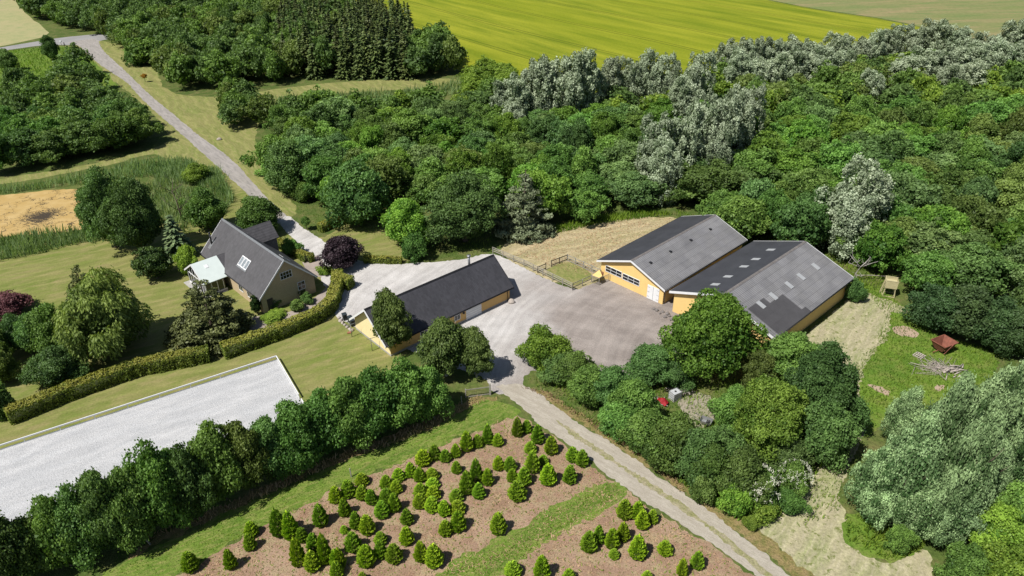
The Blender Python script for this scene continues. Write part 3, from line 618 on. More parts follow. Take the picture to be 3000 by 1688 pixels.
def swindow(t, yw, x0, x1, z0, z1, nx, nz, sgn=1, glass='black_glass', name='window', fr=.07, mw=.045):
    """window on a long wall at width yw, facing sgn*w"""
    mb = MB(); y = -yw; d = -.06*sgn
    for a, b_, c, e in ((x0, x1, z1-fr, z1), (x0, x1, z0, z0+fr), (x0, x0+fr, z0+fr, z1-fr), (x1-fr, x1, z0+fr, z1-fr)): mb.box((a, y, c), (b_, y+d, e), 'white_paint')
    for i in range(1, nx):
        c = x0+(x1-x0)*i/nx; mb.box((c-mw/2, y, z0+fr), (c+mw/2, y+d*.8, z1-fr), 'white_paint')
    for i in range(1, nz):
        c = z0+(z1-z0)*i/nz; mb.box((x0+fr, y, c-mw/2), (x1-fr, y+d*.7, c+mw/2), 'white_paint')
    o = mb.build(name, t); m2 = MB(); m2.box((x0+fr, y+d*.1, z0+fr), (x1-fr, y+d*.35, z1-fr), glass); m2.build('pane', o); return o
def on_slope(W, he, hr, w_):
    s = (hr-he)/(W/2); return he+s*min(w_, W-w_)
def slope_rect(mb, W, he, hr, x0, x1, w0, w1, off, mat, tk=.03):
    z0, z1 = on_slope(W, he, hr, w0)+off, on_slope(W, he, hr, w1)+off
    mb.prism([(x0, -w0, z0), (x0, -w1, z1), (x0, -w1, z1-tk), (x0, -w0, z0-tk)], (x1-x0, 0, 0), mat)

# barn A (farther, with the ribbon windows)
LA, WA, eA, rA = 21.65, 12.28, 2.74, 5.07
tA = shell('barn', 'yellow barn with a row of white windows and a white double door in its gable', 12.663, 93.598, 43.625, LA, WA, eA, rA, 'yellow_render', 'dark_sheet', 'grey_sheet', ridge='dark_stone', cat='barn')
gwindow(tA, .5, 1.36, 4.42, 1.26, 2.32, 3, 2); gwindow(tA, .5, 4.56, 7.64, 1.20, 2.24, 3, 2)
o = MB().box((.5, -9.08, 0), (.44, -11.1, 2.2), 'white_paint'); d = o.build('door', tA)
h = MB(); h.box((.44, -10.07, 0.02), (.425, -10.11, 2.18), 'zinc')
for w_ in (9.12, 10.7):
    for z in (.35, 1.1, 1.85): h.box((.44, -w_, z), (.42, -(w_+.36), z+.04), 'zinc')
h.build('hinge', d)
mb = MB(); mb.tube([(.75, -(WA-.42), 0), (.75, -(WA-.42), 2.0), (.75, -(WA+.08), eA-.15)], .05, 'zinc', 6); mb.build('downpipe', tA)
mb = MB(); mb.box((.5, -.75, .5), (.46, -1.05, .95), 'brick_red'); mb.build('hatch', tA)
for x in (17.7, 12.43, 7.22, 2.4):
    mb = MB(); z = on_slope(WA, eA, rA, 7.85); mb.box((x-.18, -7.65, z-.1), (x+.18, -8.05, z+.14), 'black_trim'); mb.build('roof_vent', tA)
# barn B (nearer, with skylights)
LB, WB, eB, rB = 21.44, 15.76, 3.31, 6.17
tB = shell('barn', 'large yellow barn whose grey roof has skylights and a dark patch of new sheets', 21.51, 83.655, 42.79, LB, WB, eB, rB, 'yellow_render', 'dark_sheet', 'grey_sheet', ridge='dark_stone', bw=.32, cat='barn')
for x in (17.51, 13.43, 10.33, 6.3, 3.25):
    mb = MB(); slope_rect(mb, WB, eB, rB, x-.38, x+.38, 4.25, 5.4, .035, 'skylight_sheet', .03); mb.build('skylight', tB)
for x in (17.81, 13.71, 10.48, 6.36, 3.36):
    mb = MB(); slope_rect(mb, WB, eB, rB, x-.38, x+.38, 11.0, 12.15, .075, 'skylight_sheet', .03); mb.build('skylight', tB)
mb = MB()
slope_rect(mb, WB, eB, rB, 1.05, 4.8, 11.05, WB+.03, .04, 'new_sheet', .025)
slope_rect(mb, WB, eB, rB, 4.803, 8.0, 12.03, WB+.03, .04, 'new_sheet', .025)
slope_rect(mb, WB, eB, rB, 8.003, 8.98, 14.92, WB+.03, .04, 'new_sheet', .025)
mb.build('roof_patch', tB)
for x in (.9, 20.6):
    mb = MB(); mb.tube([(x, -(WB-.42), 0), (x, -(WB-.42), 2.6), (x, -(WB+.08), eB-.15)], .05, 'zinc', 6); mb.build('downpipe', tB)
# workshop / garage building C
LC, WC, eC, rC = 21.54, 8.69, 1.9, 5.42
tC = shell('garage', 'long low yellow garage with a dark slate roof and a white roller door', -21.618, 79.679, 41.628, LC, WC, eC, rC, 'shaded_yellow_render', 'slate', 'slate', oh=.12, og=.7, bw=.3, plinth='concrete', farb='black_trim')
mb = MB(); mb.prism([(.69, -.13, .29), (.69, -(WC-.13), .29), (.69, -(WC-.13), eC-.2), (.69, -WC/2, rC-.3), (.69, -.13, eC-.2)], (-.02, 0, 0), 'lit_yellow_render'); mb.build('gable_wall', tC)  # thin sheet over the gable, paler to paint its sunlight
yw = WC-.12
mb = MB(); mb.box((12.9, -(yw-.1), .03), (15.6, -(yw+.035), 1.7), 'white_paint'); gd = mb.build('garage_door', tC)
h = MB()
for z in (.4, .75, 1.1, 1.45): h.box((12.92, -(yw+.035), z), (15.58, -(yw+.043), z+.025), 'zinc')
h.build('groove', gd)
for x0, x1, z0, z1, nx in ((5.3, 6.45, .72, 1.62, 2), (10.9, 11.9, .75, 1.62, 2)): swindow(tC, yw, x0, x1, z0, z1, nx, 1)
mb = MB(); mb.box((12.35, -yw, 1.35), (12.6, -(yw+.2), 1.6), 'black_trim'); mb.build('wall_lamp', tC)
mb = MB(); mb.tube([(20.4, -yw-.08, 0), (20.4, -yw-.08, 1.6), (20.4, -(WC+.08), eC-.12)], .05, 'dark_wood', 6); mb.build('downpipe', tC)
mb = MB(); mb.tube([(18.9, -2.0, 3.1), (18.9, -2.0, 5.2)], .17, 'zinc', 12); mb.tube([(18.9, -2.0, 5.2), (18.9, -2.0, 5.32)], .3, 'zinc', 12); mb.build('flue', tC)
# farmhouse
LH, WH, eH, rH = 18.85, 8.96, 2.64, 7.09
tH = shell('house', 'brick farmhouse with a steep dark tiled roof and a white-roofed conservatory', -34.564, 83.583, 133.96, LH, WH, eH, rH, 'brick', 'house_tile', 'house_tile', oh=.35, og=.35, bw=.26, ridge='zinc', cat='house')
gwindow(tH, .35, 3.65, 5.45, 4.0, 5.12, 4, 2, mw=.04); gwindow(tH, .35, 5.93, 7.1, 1.35, 2.67, 2, 2, mw=.05)
mb = MB(); mb.box((.35, -1.1, .05), (.28, -1.95, 1.95), 'dark_wood'); mb.build('door', tH)
mb = MB()
for x in (6.3, 7.17, 8.04):
    for (a, b_, c, e) in ((x, x+.8, 1.4, 1.5), (x, x+.8, 2.4, 2.5), (x, x+.09, 1.5, 2.4), (x+.71, x+.8, 1.5, 2.4)): slope_rect(mb, WH, eH, rH, a, b_, c, e, .10, 'white_paint', .1)
slope_rect(mb, WH, eH, rH, 6.15, 9.0, 1.26, 1.398, .07, 'zinc', .06)
rw = mb.build('roof_window', tH)
mb = MB(); [slope_rect(mb, WH, eH, rH, x+.09, x+.71, 1.5, 2.4, .05, 'roof_glass', .04) for x in (6.3, 7.17, 8.04)]; mb.build('pane', rw)
mb = MB(); z = on_slope(WH, eH, rH, 1.6); mb.tube([(17.6, -1.6, z-.1), (17.6, -1.6, z+1.75)], .13, 'black_trim', 10); mb.tube([(17.6, -1.6, z+1.75), (17.6, -1.6, z+1.9)], .17, 'black_trim', 10); fl = mb.build('flue', tH)
mb = MB(); slope_rect(mb, WH, eH, rH, 17.25, 17.95, 1.0, 2.0, .02, 'zinc', .02); mb.build('flashing', fl)
mb = MB(); slope_rect(mb, WH, eH, rH, 3.4, 4.6, 6.0, 7.0, .06, 'white_paint', .06); o = mb.build('roof_window', tH); mb = MB(); slope_rect(mb, WH, eH, rH, 3.5, 4.5, 6.1, 6.9, .075, 'roof_glass', .02); mb.build('pane', o)
for x0 in (1.2, 3.4, 6.0): swindow(tH, .35, x0, x0+1.3, 1.0, 2.2, 2, 1, sgn=-1)
for x0 in (2.0, 5.0, 8.0): swindow(tH, WH-.35, x0, x0+1.2, 1.0, 2.2, 2, 1, sgn=1)
# rear wing (ridge across)
wx, wz, hw_, we = 13.9, 6.62, 2.1, 9.75
mb = MB(); mb.prism([(wx-1.85, -5.2, -.05), (wx+1.85, -5.2, -.05), (wx+1.85, -5.2, wz-2.05), (wx, -5.2, wz-.2), (wx-1.85, -5.2, wz-2.05)], (0, -(we-.3-5.2), 0), 'dark_stone'); mb.build('wing_wall', tH)
mb = MB()
for sg in (-1, 1): mb.prism([(wx+sg*hw_, -4.6, wz-2.1), (wx, -4.6, wz), (wx, -4.6, wz-.12), (wx+sg*hw_, -4.6, wz-2.22)], (0, -(we-4.6), 0), 'wing_tile')
mb.build('wing_roof', tH)
# conservatory
cx, cz, ch, cw = 13.3, 4.3, 3.3, -3.5
mb = MB()
for sg in (-1, 1):
    mb.prism([(cx+sg*ch, -cw, cz-2.05), (cx, -cw, cz), (cx, -cw, cz-.1), (cx+sg*ch, -cw, cz-2.15)], (0, -(.35-cw), 0), 'white_roof')
wr = mb.build('conservatory_roof', tH)
mb = MB()
for sg in (-1, 1):
    mb.add([(cx, -.352, cz-.003), (cx, -1.72, cz-.003), (cx+sg*2.55, -.352, cz-1.59), (cx+sg*2.2, -.352, cz-1.372)], [(0, 1, 2)], 'wing_tile')
mb.build('valley_roof', tH)
mb = MB(); mb.box((cx-.35, cw*-1-1.7, 0), (cx-.34, cw*-1-1.71, .01), 'white_paint')
mb = MB(); mb.prism([(cx-1.25, 2.0, cz-.72), (cx-.75, 2.0, cz-.41), (cx-.75, 2.0, cz-.47), (cx-1.25, 2.0, cz-.78)], (0, -.5, 0), 'white_paint'); mb.build('roof_vent', tH)
mb = MB()
for sg in (-1, 1): mb.prism([(cx+sg*(ch+.05), -cw+.01, cz-2.08), (cx, -cw+.01, cz+.03), (cx, -cw+.01, cz-.22), (cx+sg*(ch+.05), -cw+.01, cz-2.33)], (0, .07, 0), 'white_paint')
mb.build('bargeboard', tH)
fx0, fx1, fw = cx-2.9, cx+2.9, 3.2
mb = MB()
for x in np.linspace(fx0, fx1, 7): mb.box((x-.05, fw, .3), (x+.05, fw+.09, max(2.2, cz-.3-abs(x-cx)*.63)), 'white_paint')
mb.box((fx0-.05, fw-.01, 1.95), (fx1+.05, fw+.1, 2.07), 'white_paint')
for x in (fx0, fx1):
    for y in np.linspace(.6, fw, 4): mb.box((x-.045, y-.05, .3), (x+.045, y+.05, 2.15), 'white_paint')
mb.box((fx0-.08, fw-.02, 0), (fx1+.08, fw+.14, .3), 'white_paint')
mb.box((fx0-.08, .2, 0), (fx0+.02, fw, .3), 'white_paint'); mb.box((fx1-.02, .2, 0), (fx1+.08, fw, .3), 'white_paint')
cf = mb.build('conservatory_frame', tH)
mb = MB(); mb.prism([(fx0+.06, fw+.03, .3), (fx1-.06, fw+.03, .3), (fx1-.06, fw+.03, 2.1), (cx, fw+.03, cz-.35), (fx0+.06, fw+.03, 2.1)], (0, .02, 0), 'black_glass')
mb.box((fx0-.01, .4, .3), (fx0+.01, fw-.06, 2.1), 'black_glass'); mb.box((fx1-.01, .4, .3), (fx1+.01, fw-.06, 2.1), 'black_glass'); mb.build('pane', cf)
mb = MB(); mb.box((fx0-.6, .4, 0), (fx1+.6, fw+.9, .1), 'concrete'); mb.build('terrace_slab', tH)

# ------------------------------------------------------------------ fences
def fence(P, h, spacing, label, rails=(.35, .75, 1.1), wood='fence_wood', mesh=None, name='paddock_fence', pr=.055, rail=(.035, .11), cat='fence', board=True, group=None):
    t = empty(name, label, cat, (P[0].x, P[0].y, 0), group=group); O = Vector((P[0].x, P[0].y, 0))
    pmb = None; np_ = 0
    for i in range(len(P)-1):
        a, b_ = P[i]-O, P[i+1]-O; n = max(1, round((b_-a).length/spacing)); d = (b_-a).normalized(); sd = Vector((-d.y, d.x, 0))*.06
        for k in range(n+(i == len(P)-2)):
            p = a+(b_-a)*k/n; m_ = MB(); m_.prism([p+Vector((-pr, -pr, -.05)), p+Vector((pr, -pr, -.05)), p+Vector((pr, pr, -.05)), p+Vector((-pr, pr, -.05))], (0, 0, h+.05), wood); m_.build('post', t)
        for z in rails:
            m_ = MB(); m_.bar(a+sd+Vector((0, 0, z)), b_+sd+Vector((0, 0, z)), rail[0], rail[1], wood); m_.build('rail', t)
        if mesh:
            m_ = MB(); L = (b_-a).length; q = .22
            for k in range(int(L/q)+1): p = a+d*min(k*q, L)-sd; m_.bar(p+Vector((0, 0, .05)), p+Vector((0, 0, h-.08)), .012, .012, mesh)
            for z in np.arange(.1, h-.05, .2): m_.bar(a-sd+Vector((0, 0, z)), b_-sd+Vector((0, 0, z)), .012, .012, mesh)
            m_.build('wire_mesh', t)
    return t
def cD(x, y): return (x*.22516/K+1420/K, y*.22516/K+620/K)      # crop around the pen
fence([G(*cD(105, 545)), G(*cD(510, 715)), G(*cD(1145, 1025))], 1.15, 1.9, 'grey weathered post-and-rail fence between the gravel yard and the straw-coloured paddock', rails=(.45, .78, 1.08))
fence([G(*cD(1145, 1025)), G(*cD(1390, 915))], 1.15, 1.7, 'short wood and wire fence closing the grass pen beside the kennel', rails=(.45, 1.08), mesh='wire', name='pen_fence')
fence([G(*cD(1500, 835)), G(*cD(1075, 640))], 1.15, 1.55, 'pale board fence on the barn side of the grass pen', rails=(.15, .62, 1.08), name='pen_fence', pr=.08)
fence([G(*cD(1075, 640)), G(*cD(865, 720))], 1.15, 1.6, 'dark wire fence at the back of the grass pen', rails=(.3, 1.08), wood='dark_wood', mesh='wire', name='pen_fence')
fence([G(*cD(795, 755)), G(*cD(690, 800))], 1.15, 1.7, 'small dark gate panel standing open beside the grass pen', rails=(.3, 1.08), wood='dark_wood', mesh='wire', name='pen_gate', cat='gate')
# kennel
kb = [G(*cD(1395, 925)), G(*cD(1485, 960)), G(*cD(1612, 905)), G(*cD(1505, 850))]
O = kb[0].copy(); t = empty('kennel', 'wire dog kennel with a yellow lid against the barn gable', 'kennel', O)
q = [p-O for p in kb]
for p in q:
    m_ = MB(); m_.bar(p, p+Vector((0, 0, 1.25)), .08, .08, 'fence_wood', (1, 0, 0)); m_.build('post', t)
for a, b_ in ((0, 1), (1, 2), (3, 0)):
    m_ = MB(); m_.bar(q[a]+Vector((0, 0, 1.2)), q[b_]+Vector((0, 0, 1.2)), .06, .06, 'fence_wood'); m_.build('rail', t)
    m_ = MB(); L = (q[b_]-q[a]).length; d = (q[b_]-q[a]).normalized()
    for k in range(int(L/.12)): m_.bar(q[a]+d*k*.12+Vector((0, 0, .05)), q[a]+d*k*.12+Vector((0, 0, 1.2)), .02, .02, 'net')
    m_.build('wire_mesh', t)
m_ = MB(); e1 = q[1]+(q[2]-q[1])*.42; e0 = q[0]+(q[3]-q[0])*.42
m_.prism([q[0]+Vector((0, 0, 1.26)), q[1]+Vector((0, 0, 1.26)), q[1]+(q[2]-q[1])*.3+Vector((0, 0, 1.34)), q[0]+(q[3]-q[0])*.85+Vector((0, 0, 1.34))], (0, 0, .04), 'yellow_render'); m_.build('lid', t)
# arena rails: white top board on thin posts plus ground board
def arena_rail(a, b_, label, n):
    O = a.copy(); O.z = 0; t = empty('arena_rail', label, 'fence', O); v_ = b_-a; v_.z = 0
    m_ = MB(); m_.bar(Vector((0, 0, .62)), v_+Vector((0, 0, .62)), .10, .16, 'white_paint'); m_.build('top_rail', t)
    m_ = MB(); m_.bar(Vector((0, 0, .07)), v_+Vector((0, 0, .07)), .035, .14, 'white_paint'); m_.build('kickboard', t)
    for k in range(n+1):
        p = v_*k/n; m_ = MB(); m_.bar(p, p+Vector((0, 0, .55)), .06, .06, 'white_paint', (1, 0, 0)); m_.build('post', t)
arena_rail(acor[0], acor[1], 'white arena rail along the lawn beside the long clipped hedge', 18)
arena_rail(acor[0], acor[0]+ay_*9.0, 'short white arena rail closing the end of the sand arena', 3)
arena_rail(acor[0]+ay_*9.9, acor[3], 'last white rail section of the arena end, partly under the maples', 3)

# ------------------------------------------------------------------ hedges
def hedge(P, wd, ht, label, leaf='hedge_leaf', dens=70, ls=.17, core='fir_needle', name='clipped_hedge'):
    O = P[0].copy(); Vs = []; T = []; TP = []; mb = MB(); PN = []
    for i in range(len(P)-1):
        a, b_ = P[i]-O, P[i+1]-O; d = (b_-a); L = d.length; d = d/L; s_ = Vector((-d.y, d.x, 0))
        mb.prism([a-s_*wd*.36, a+s_*wd*.36, a+s_*wd*.36+Vector((0, 0, ht*.82)), a-s_*wd*.36+Vector((0, 0, ht*.82))], b_-a, 'hedge_core')
        per = 2*ht+wd; n = int(L*per*dens*1.15); l_ = rng.uniform(-.1, L+.1, n); u_ = rng.uniform(0, per, n)
        wv = .09*np.sin(l_*2.1+i)+.06*np.sin(l_*5.3)+.04*np.sin(u_*6+l_*3)
        side = np.where(u_ < ht, -1, np.where(u_ > ht+wd, 1, 0)); zz = np.where(side == -1, u_, np.where(side == 1, per-u_, ht)); yy = np.where(side == 0, u_-ht-wd/2, side*wd/2)
        nrm = np.stack([0*l_, side*1.0, (side == 0)*1.0], 1)
        inn = rng.random(n)**3*.25; yy = yy*(1+wv/wd*1.2*(side != 0))*(1-inn*(side != 0)); zz = zz+(side == 0)*(wv-inn*.8)
        rc = .22; over = np.maximum(0, np.abs(yy)-(wd/2-rc))*np.maximum(0, zz-(ht-rc))/rc**2; yy *= 1-.12*np.clip(over, 0, 1); zz -= .1*np.clip(over, 0, 1)
        P3 = np.outer(l_, d)+np.outer(yy, s_)+np.stack([0*zz, 0*zz, zz], 1)+np.array(a)
        Nn = np.outer(nrm[:, 1], s_)+np.stack([0*zz, 0*zz, nrm[:, 2]], 1)
        Vs.append(leaf_arrays(P3, Nn, ls, 1.3, .75)); T.append(np.clip(rng.normal(.5, .22, n)+.25*np.sin(l_*1.3)*np.sin(u_*2.1), 0, 1))
        pt = np.clip(.5+.9*np.sin(l_*.21+1.7)*np.sin(l_*.083+u_*.3)+rng.normal(0, .25, n), 0, 1)*(.25+.75*(side == 0)); TP.append(np.clip(pt*.75, 0, 1))
        PN.append(n)
        for e in ((a, -1),) if i == 0 else (): pass
    for e, sg, dd in ((P[0]-O, -1, (P[1]-P[0]).normalized()), (P[-1]-O, 1, (P[-1]-P[-2]).normalized())):
        s_ = Vector((-dd.y, dd.x, 0)); n = int(wd*ht*dens*1.2); y_ = rng.uniform(-wd/2, wd/2, n); z_ = rng.uniform(0, ht, n)
        P3 = np.outer(y_, s_)+np.stack([0*z_, 0*z_, z_], 1)+np.array(e)+np.array(dd)*sg*(.12*np.cos(y_/wd*3))[:, None]
        Vs.append(leaf_arrays(P3, np.tile(np.array(dd)*sg, (n, 1)), ls, 1.3, .75)); T.append(rng.uniform(.2, .8, n)); TP.append(rng.uniform(0, .3, n))
    me = leaf_mesh(name, np.concatenate(Vs), np.concatenate(T), [leaf, 'hedge_core'], np.concatenate(TP), mb)
    return tag(link(name, me, None, (O.x, O.y, 0)), label, 'hedge')
hedge([G(28, 1062), G(180, 1000), G(350, 940), G(528, 905)], 1.7, 1.9, 'long clipped yellow-green hedge beside the sand arena')
hedge([G(566, 898), G(700, 850), G(800, 808), G(836, 778), G(850, 735), G(852, 705)], 1.7, 1.9, 'clipped golden hedge bending round the garden at the house gable')
hedge([G(846, 716), G(885, 725)], 1.7, 1.8, 'short green hedge stub on the yard side of the purple tree')
hedge([G(918, 660), G(1010, 662)], 1.0, 1.1, 'low straight hedge between the round lawn and the white gravel')
hedge([G(806, 584), G(845, 566), G(878, 560)], 1.3, 1.5, 'small hedge beside the drive under the clipped round tree')
hedge([G(700, 618), G(740, 640), G(775, 658), G(790, 655)], 1.3, 1.3, 'multicoloured low hedge behind the house next to the drive')

# ------------------------------------------------------------------ trees one by one
broad, bright, dark, olive = {'leaf': 'maple_leaf'}, {'leaf': 'bright_leaf'}, {'leaf': 'dark_leaf'}, {'leaf': 'olive_leaf'}
rowtrees = [(15, 1295, 1500, 62), (75, 1285, 1480, 56, dark), (135, 1300, 1450, 50, olive), (190, 1252, 1440, 52), (250, 1222, 1420, 56, dark), (312, 1178, 1400, 56, dark), (375, 1172, 1380, 52, olive), (440, 1112, 1345, 58), (510, 1125, 1320, 46, dark), (575, 1066, 1280, 56), (640, 1058, 1250, 46, olive), (700, 1046, 1215, 52, dark), (765, 1008, 1190, 56), (830, 983, 1160, 56), (895, 943, 1135, 56), (960, 923, 1110, 56), (1025, 900, 1085, 56), (1085, 918, 1062, 46)]
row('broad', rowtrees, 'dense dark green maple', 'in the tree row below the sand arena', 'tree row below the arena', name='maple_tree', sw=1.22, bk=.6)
C_, Rr, H_ = fit(995, 725, 905, 46); put('birch', C_, Rr, H_, 'slender birch standing in front of the garage roof', name='birch_tree', var=0)
C_, Rr, H_ = fit(1125, 795, 975, 66); put('birch', C_, Rr, H_, 'broad birch in front of the garage with its crown against the gravel', name='birch_tree', var=1)
C_, Rr, H_ = fit(1200, 822, 968, 46); put('birch', C_, Rr, H_, 'smaller birch pressed against the broad birch by the gate', name='birch_tree', var=0)
C_, Rr, H_ = fit(1772, 733, 985, 116); put('big', C_, Rr, H_, 'big bright green maple in front of the skylight barn', name='maple_tree', leaf='bright_leaf', color=(.88, .92, .9))
C_, Rr, H_ = fit(1365, 818, 945, 58); put('broad', C_, Rr, H_, 'round bright green tree at the yard corner beside the track', name='maple_tree', leaf='bright_leaf', color=(.92, .95, .9))
belt = [(1405, 890, 975, 44, dark), (1440, 885, 990, 50), (1475, 920, 1035, 46), (1535, 920, 1050, 50, dark), (1585, 950, 1100, 48), (1632, 868, 985, 60, dark), (1690, 905, 990, 42, dark), (1560, 1010, 1120, 52), (1620, 1035, 1165, 60), (1690, 1045, 1205, 64), (1745, 1075, 1235, 58, dark), (1775, 1120, 1262, 50), (1802, 1072, 1205, 50, dark), (1838, 975, 1105, 54), (1850, 1130, 1290, 56, olive)]
row('broad', belt, 'bushy green tree', 'in the belt along the gravel track', 'trees of the belt beside the track', name='broadleaf_tree', sw=1.15)
grove = [(1975, 835, 985, 78, {'desc': 'fresh green bushy tree'}), (1905, 950, 1185, 98, {'leaf': 'bright_leaf', 'kind': 'big', 'color': (.75, .8, .9), 'desc': 'wide light green tree'}), (2035, 870, 1110, 92, {'leaf': 'dark_leaf', 'kind': 'big', 'desc': 'wide dark green tree'}), (2090, 960, 1105, 56, {'leaf': 'dark_leaf', 'desc': 'dark green tree'}), (2050, 1010, 1190, 70, {'leaf': 'dark_leaf', 'desc': 'dark green rounded tree'}), (1965, 1105, 1215, 62, {'leaf': 'dark_leaf', 'desc': 'low dark green tree'}), (1900, 880, 985, 42, {'leaf': 'olive_leaf', 'desc': 'small yellowish tree'})]
row('broad', grove, 'tree', 'in the grove below the skylight barn', 'grove below the barn', name='broadleaf_tree')
# elder with flowers + low growth at the grove's foot
for (u, vt, vb, hw, lf, lb) in ((1882, 1180, 1296, 60, 'maple_leaf', 'elder bush sprinkled with white flowers at the foot of the grove'), (1985, 1165, 1255, 42, 'maple_leaf', 'narrower flowering elder beside the mown track'), (1840, 1215, 1310, 48, 'bright_leaf', 'low yellow-green bush at the bend of the gravel track'), (1915, 1255, 1318, 46, 'bright_leaf', 'low leafy bush at the tip of the grove'), (1760, 1195, 1278, 42, 'olive_leaf', 'low weedy bush beside the gravel track'), (1975, 1235, 1300, 42, 'maple_leaf', 'nettle-green bush beside the pale mown track'), (1885, 1300, 1335, 22, 'bright_leaf', 'tiny yellow-green shrub at the track edge')):
    C_, Rr, H_ = fit(u, vt, vb, hw); o = put('bush', C_, Rr, H_, lb, 'bush', None, 'bush', lf)
    if 'elder' in lb:
        n = 130; a = rng.uniform(0, 6.28, n); e = rng.uniform(.15, 1.0, n); pc = np.stack([np.cos(a)*np.cos(e)*2.25, np.sin(a)*np.cos(e)*2.25, 1.45+np.sin(e)*1.75], 1)
        Pq = np.repeat(pc, 9, 0)+rng.normal(0, .08, (n*9, 3)); m_ = leaf_mesh('blossom', leaf_arrays(Pq, np.tile([0, 0, 1.0], (n*9, 1)), .075, 1, .5), rng.random(n*9), ['flower_white']); link('blossom', m_, o)
# silver willows bottom right
wl = [(2165, 1120, 1330, 60), (2230, 1040, 1350, 70), (2295, 945, 1300, 66), (2355, 1010, 1375, 66), (2275, 1190, 1382, 60), (2250, 972, 1140, 48), (2400, 920, 1250, 72), (2460, 905, 1215, 70), (2520, 870, 1180, 70), (2575, 860, 1160, 70), (2425, 1090, 1310, 62), (2510, 1040, 1262, 62), (2350, 1200, 1392, 62)]
row('willow', wl, 'silvery grey-green willow', 'in the willow clump right of the mown track', 'willow clump', name='willow_tree', color=(.95, 1.08, .85))
lr = [(2465, 1270, 1425, 72, bright), (2545, 1215, 1400, 80), (2395, 1370, 1500, 56), (2485, 1375, 1540, 72, bright), (2580, 1360, 1520, 66), (2250, 1320, 1400, 34, {'kind': 'bush', 'desc': 'low green bush'})]
row('broad', lr, 'mid green tree', 'in the lower right corner group', 'trees in the lower right corner', name='broadleaf_tree')
C_, Rr, H_ = fit(2520, 1300, 1420, 40); o = dead_tree(4.2, 5).build('dead_tree', None, (C_.x, C_.y, 0)); tag(o, 'bare grey branches poking out of the lower right corner trees', 'tree')
dk = [(2335, 718, 848, 62), (2405, 712, 868, 72), (2475, 745, 892, 66), (2540, 765, 912, 60), (2590, 800, 930, 50)]
row('broad', dk, 'dark grey-green thorn tree', 'in the dark clump behind the rusty trailer', 'dark clump behind the trailer', name='thorn_tree', leaf='dark_leaf', color=(.62, .62, .78))
C_, Rr, H_ = fit(2142, 700, 762, 26); put('bush', C_, Rr, H_, 'dark bush at the far corner of the skylight barn', 'bush', None, 'bush', 'dark_leaf')
C_, Rr, H_ = fit(2146, 640, 712, 20); o = dead_tree(5.5, 9, n=14).build('dead_tree', None, (C_.x, C_.y, 0)); tag(o, 'pale dead tree behind the far corner of the skylight barn', 'tree')
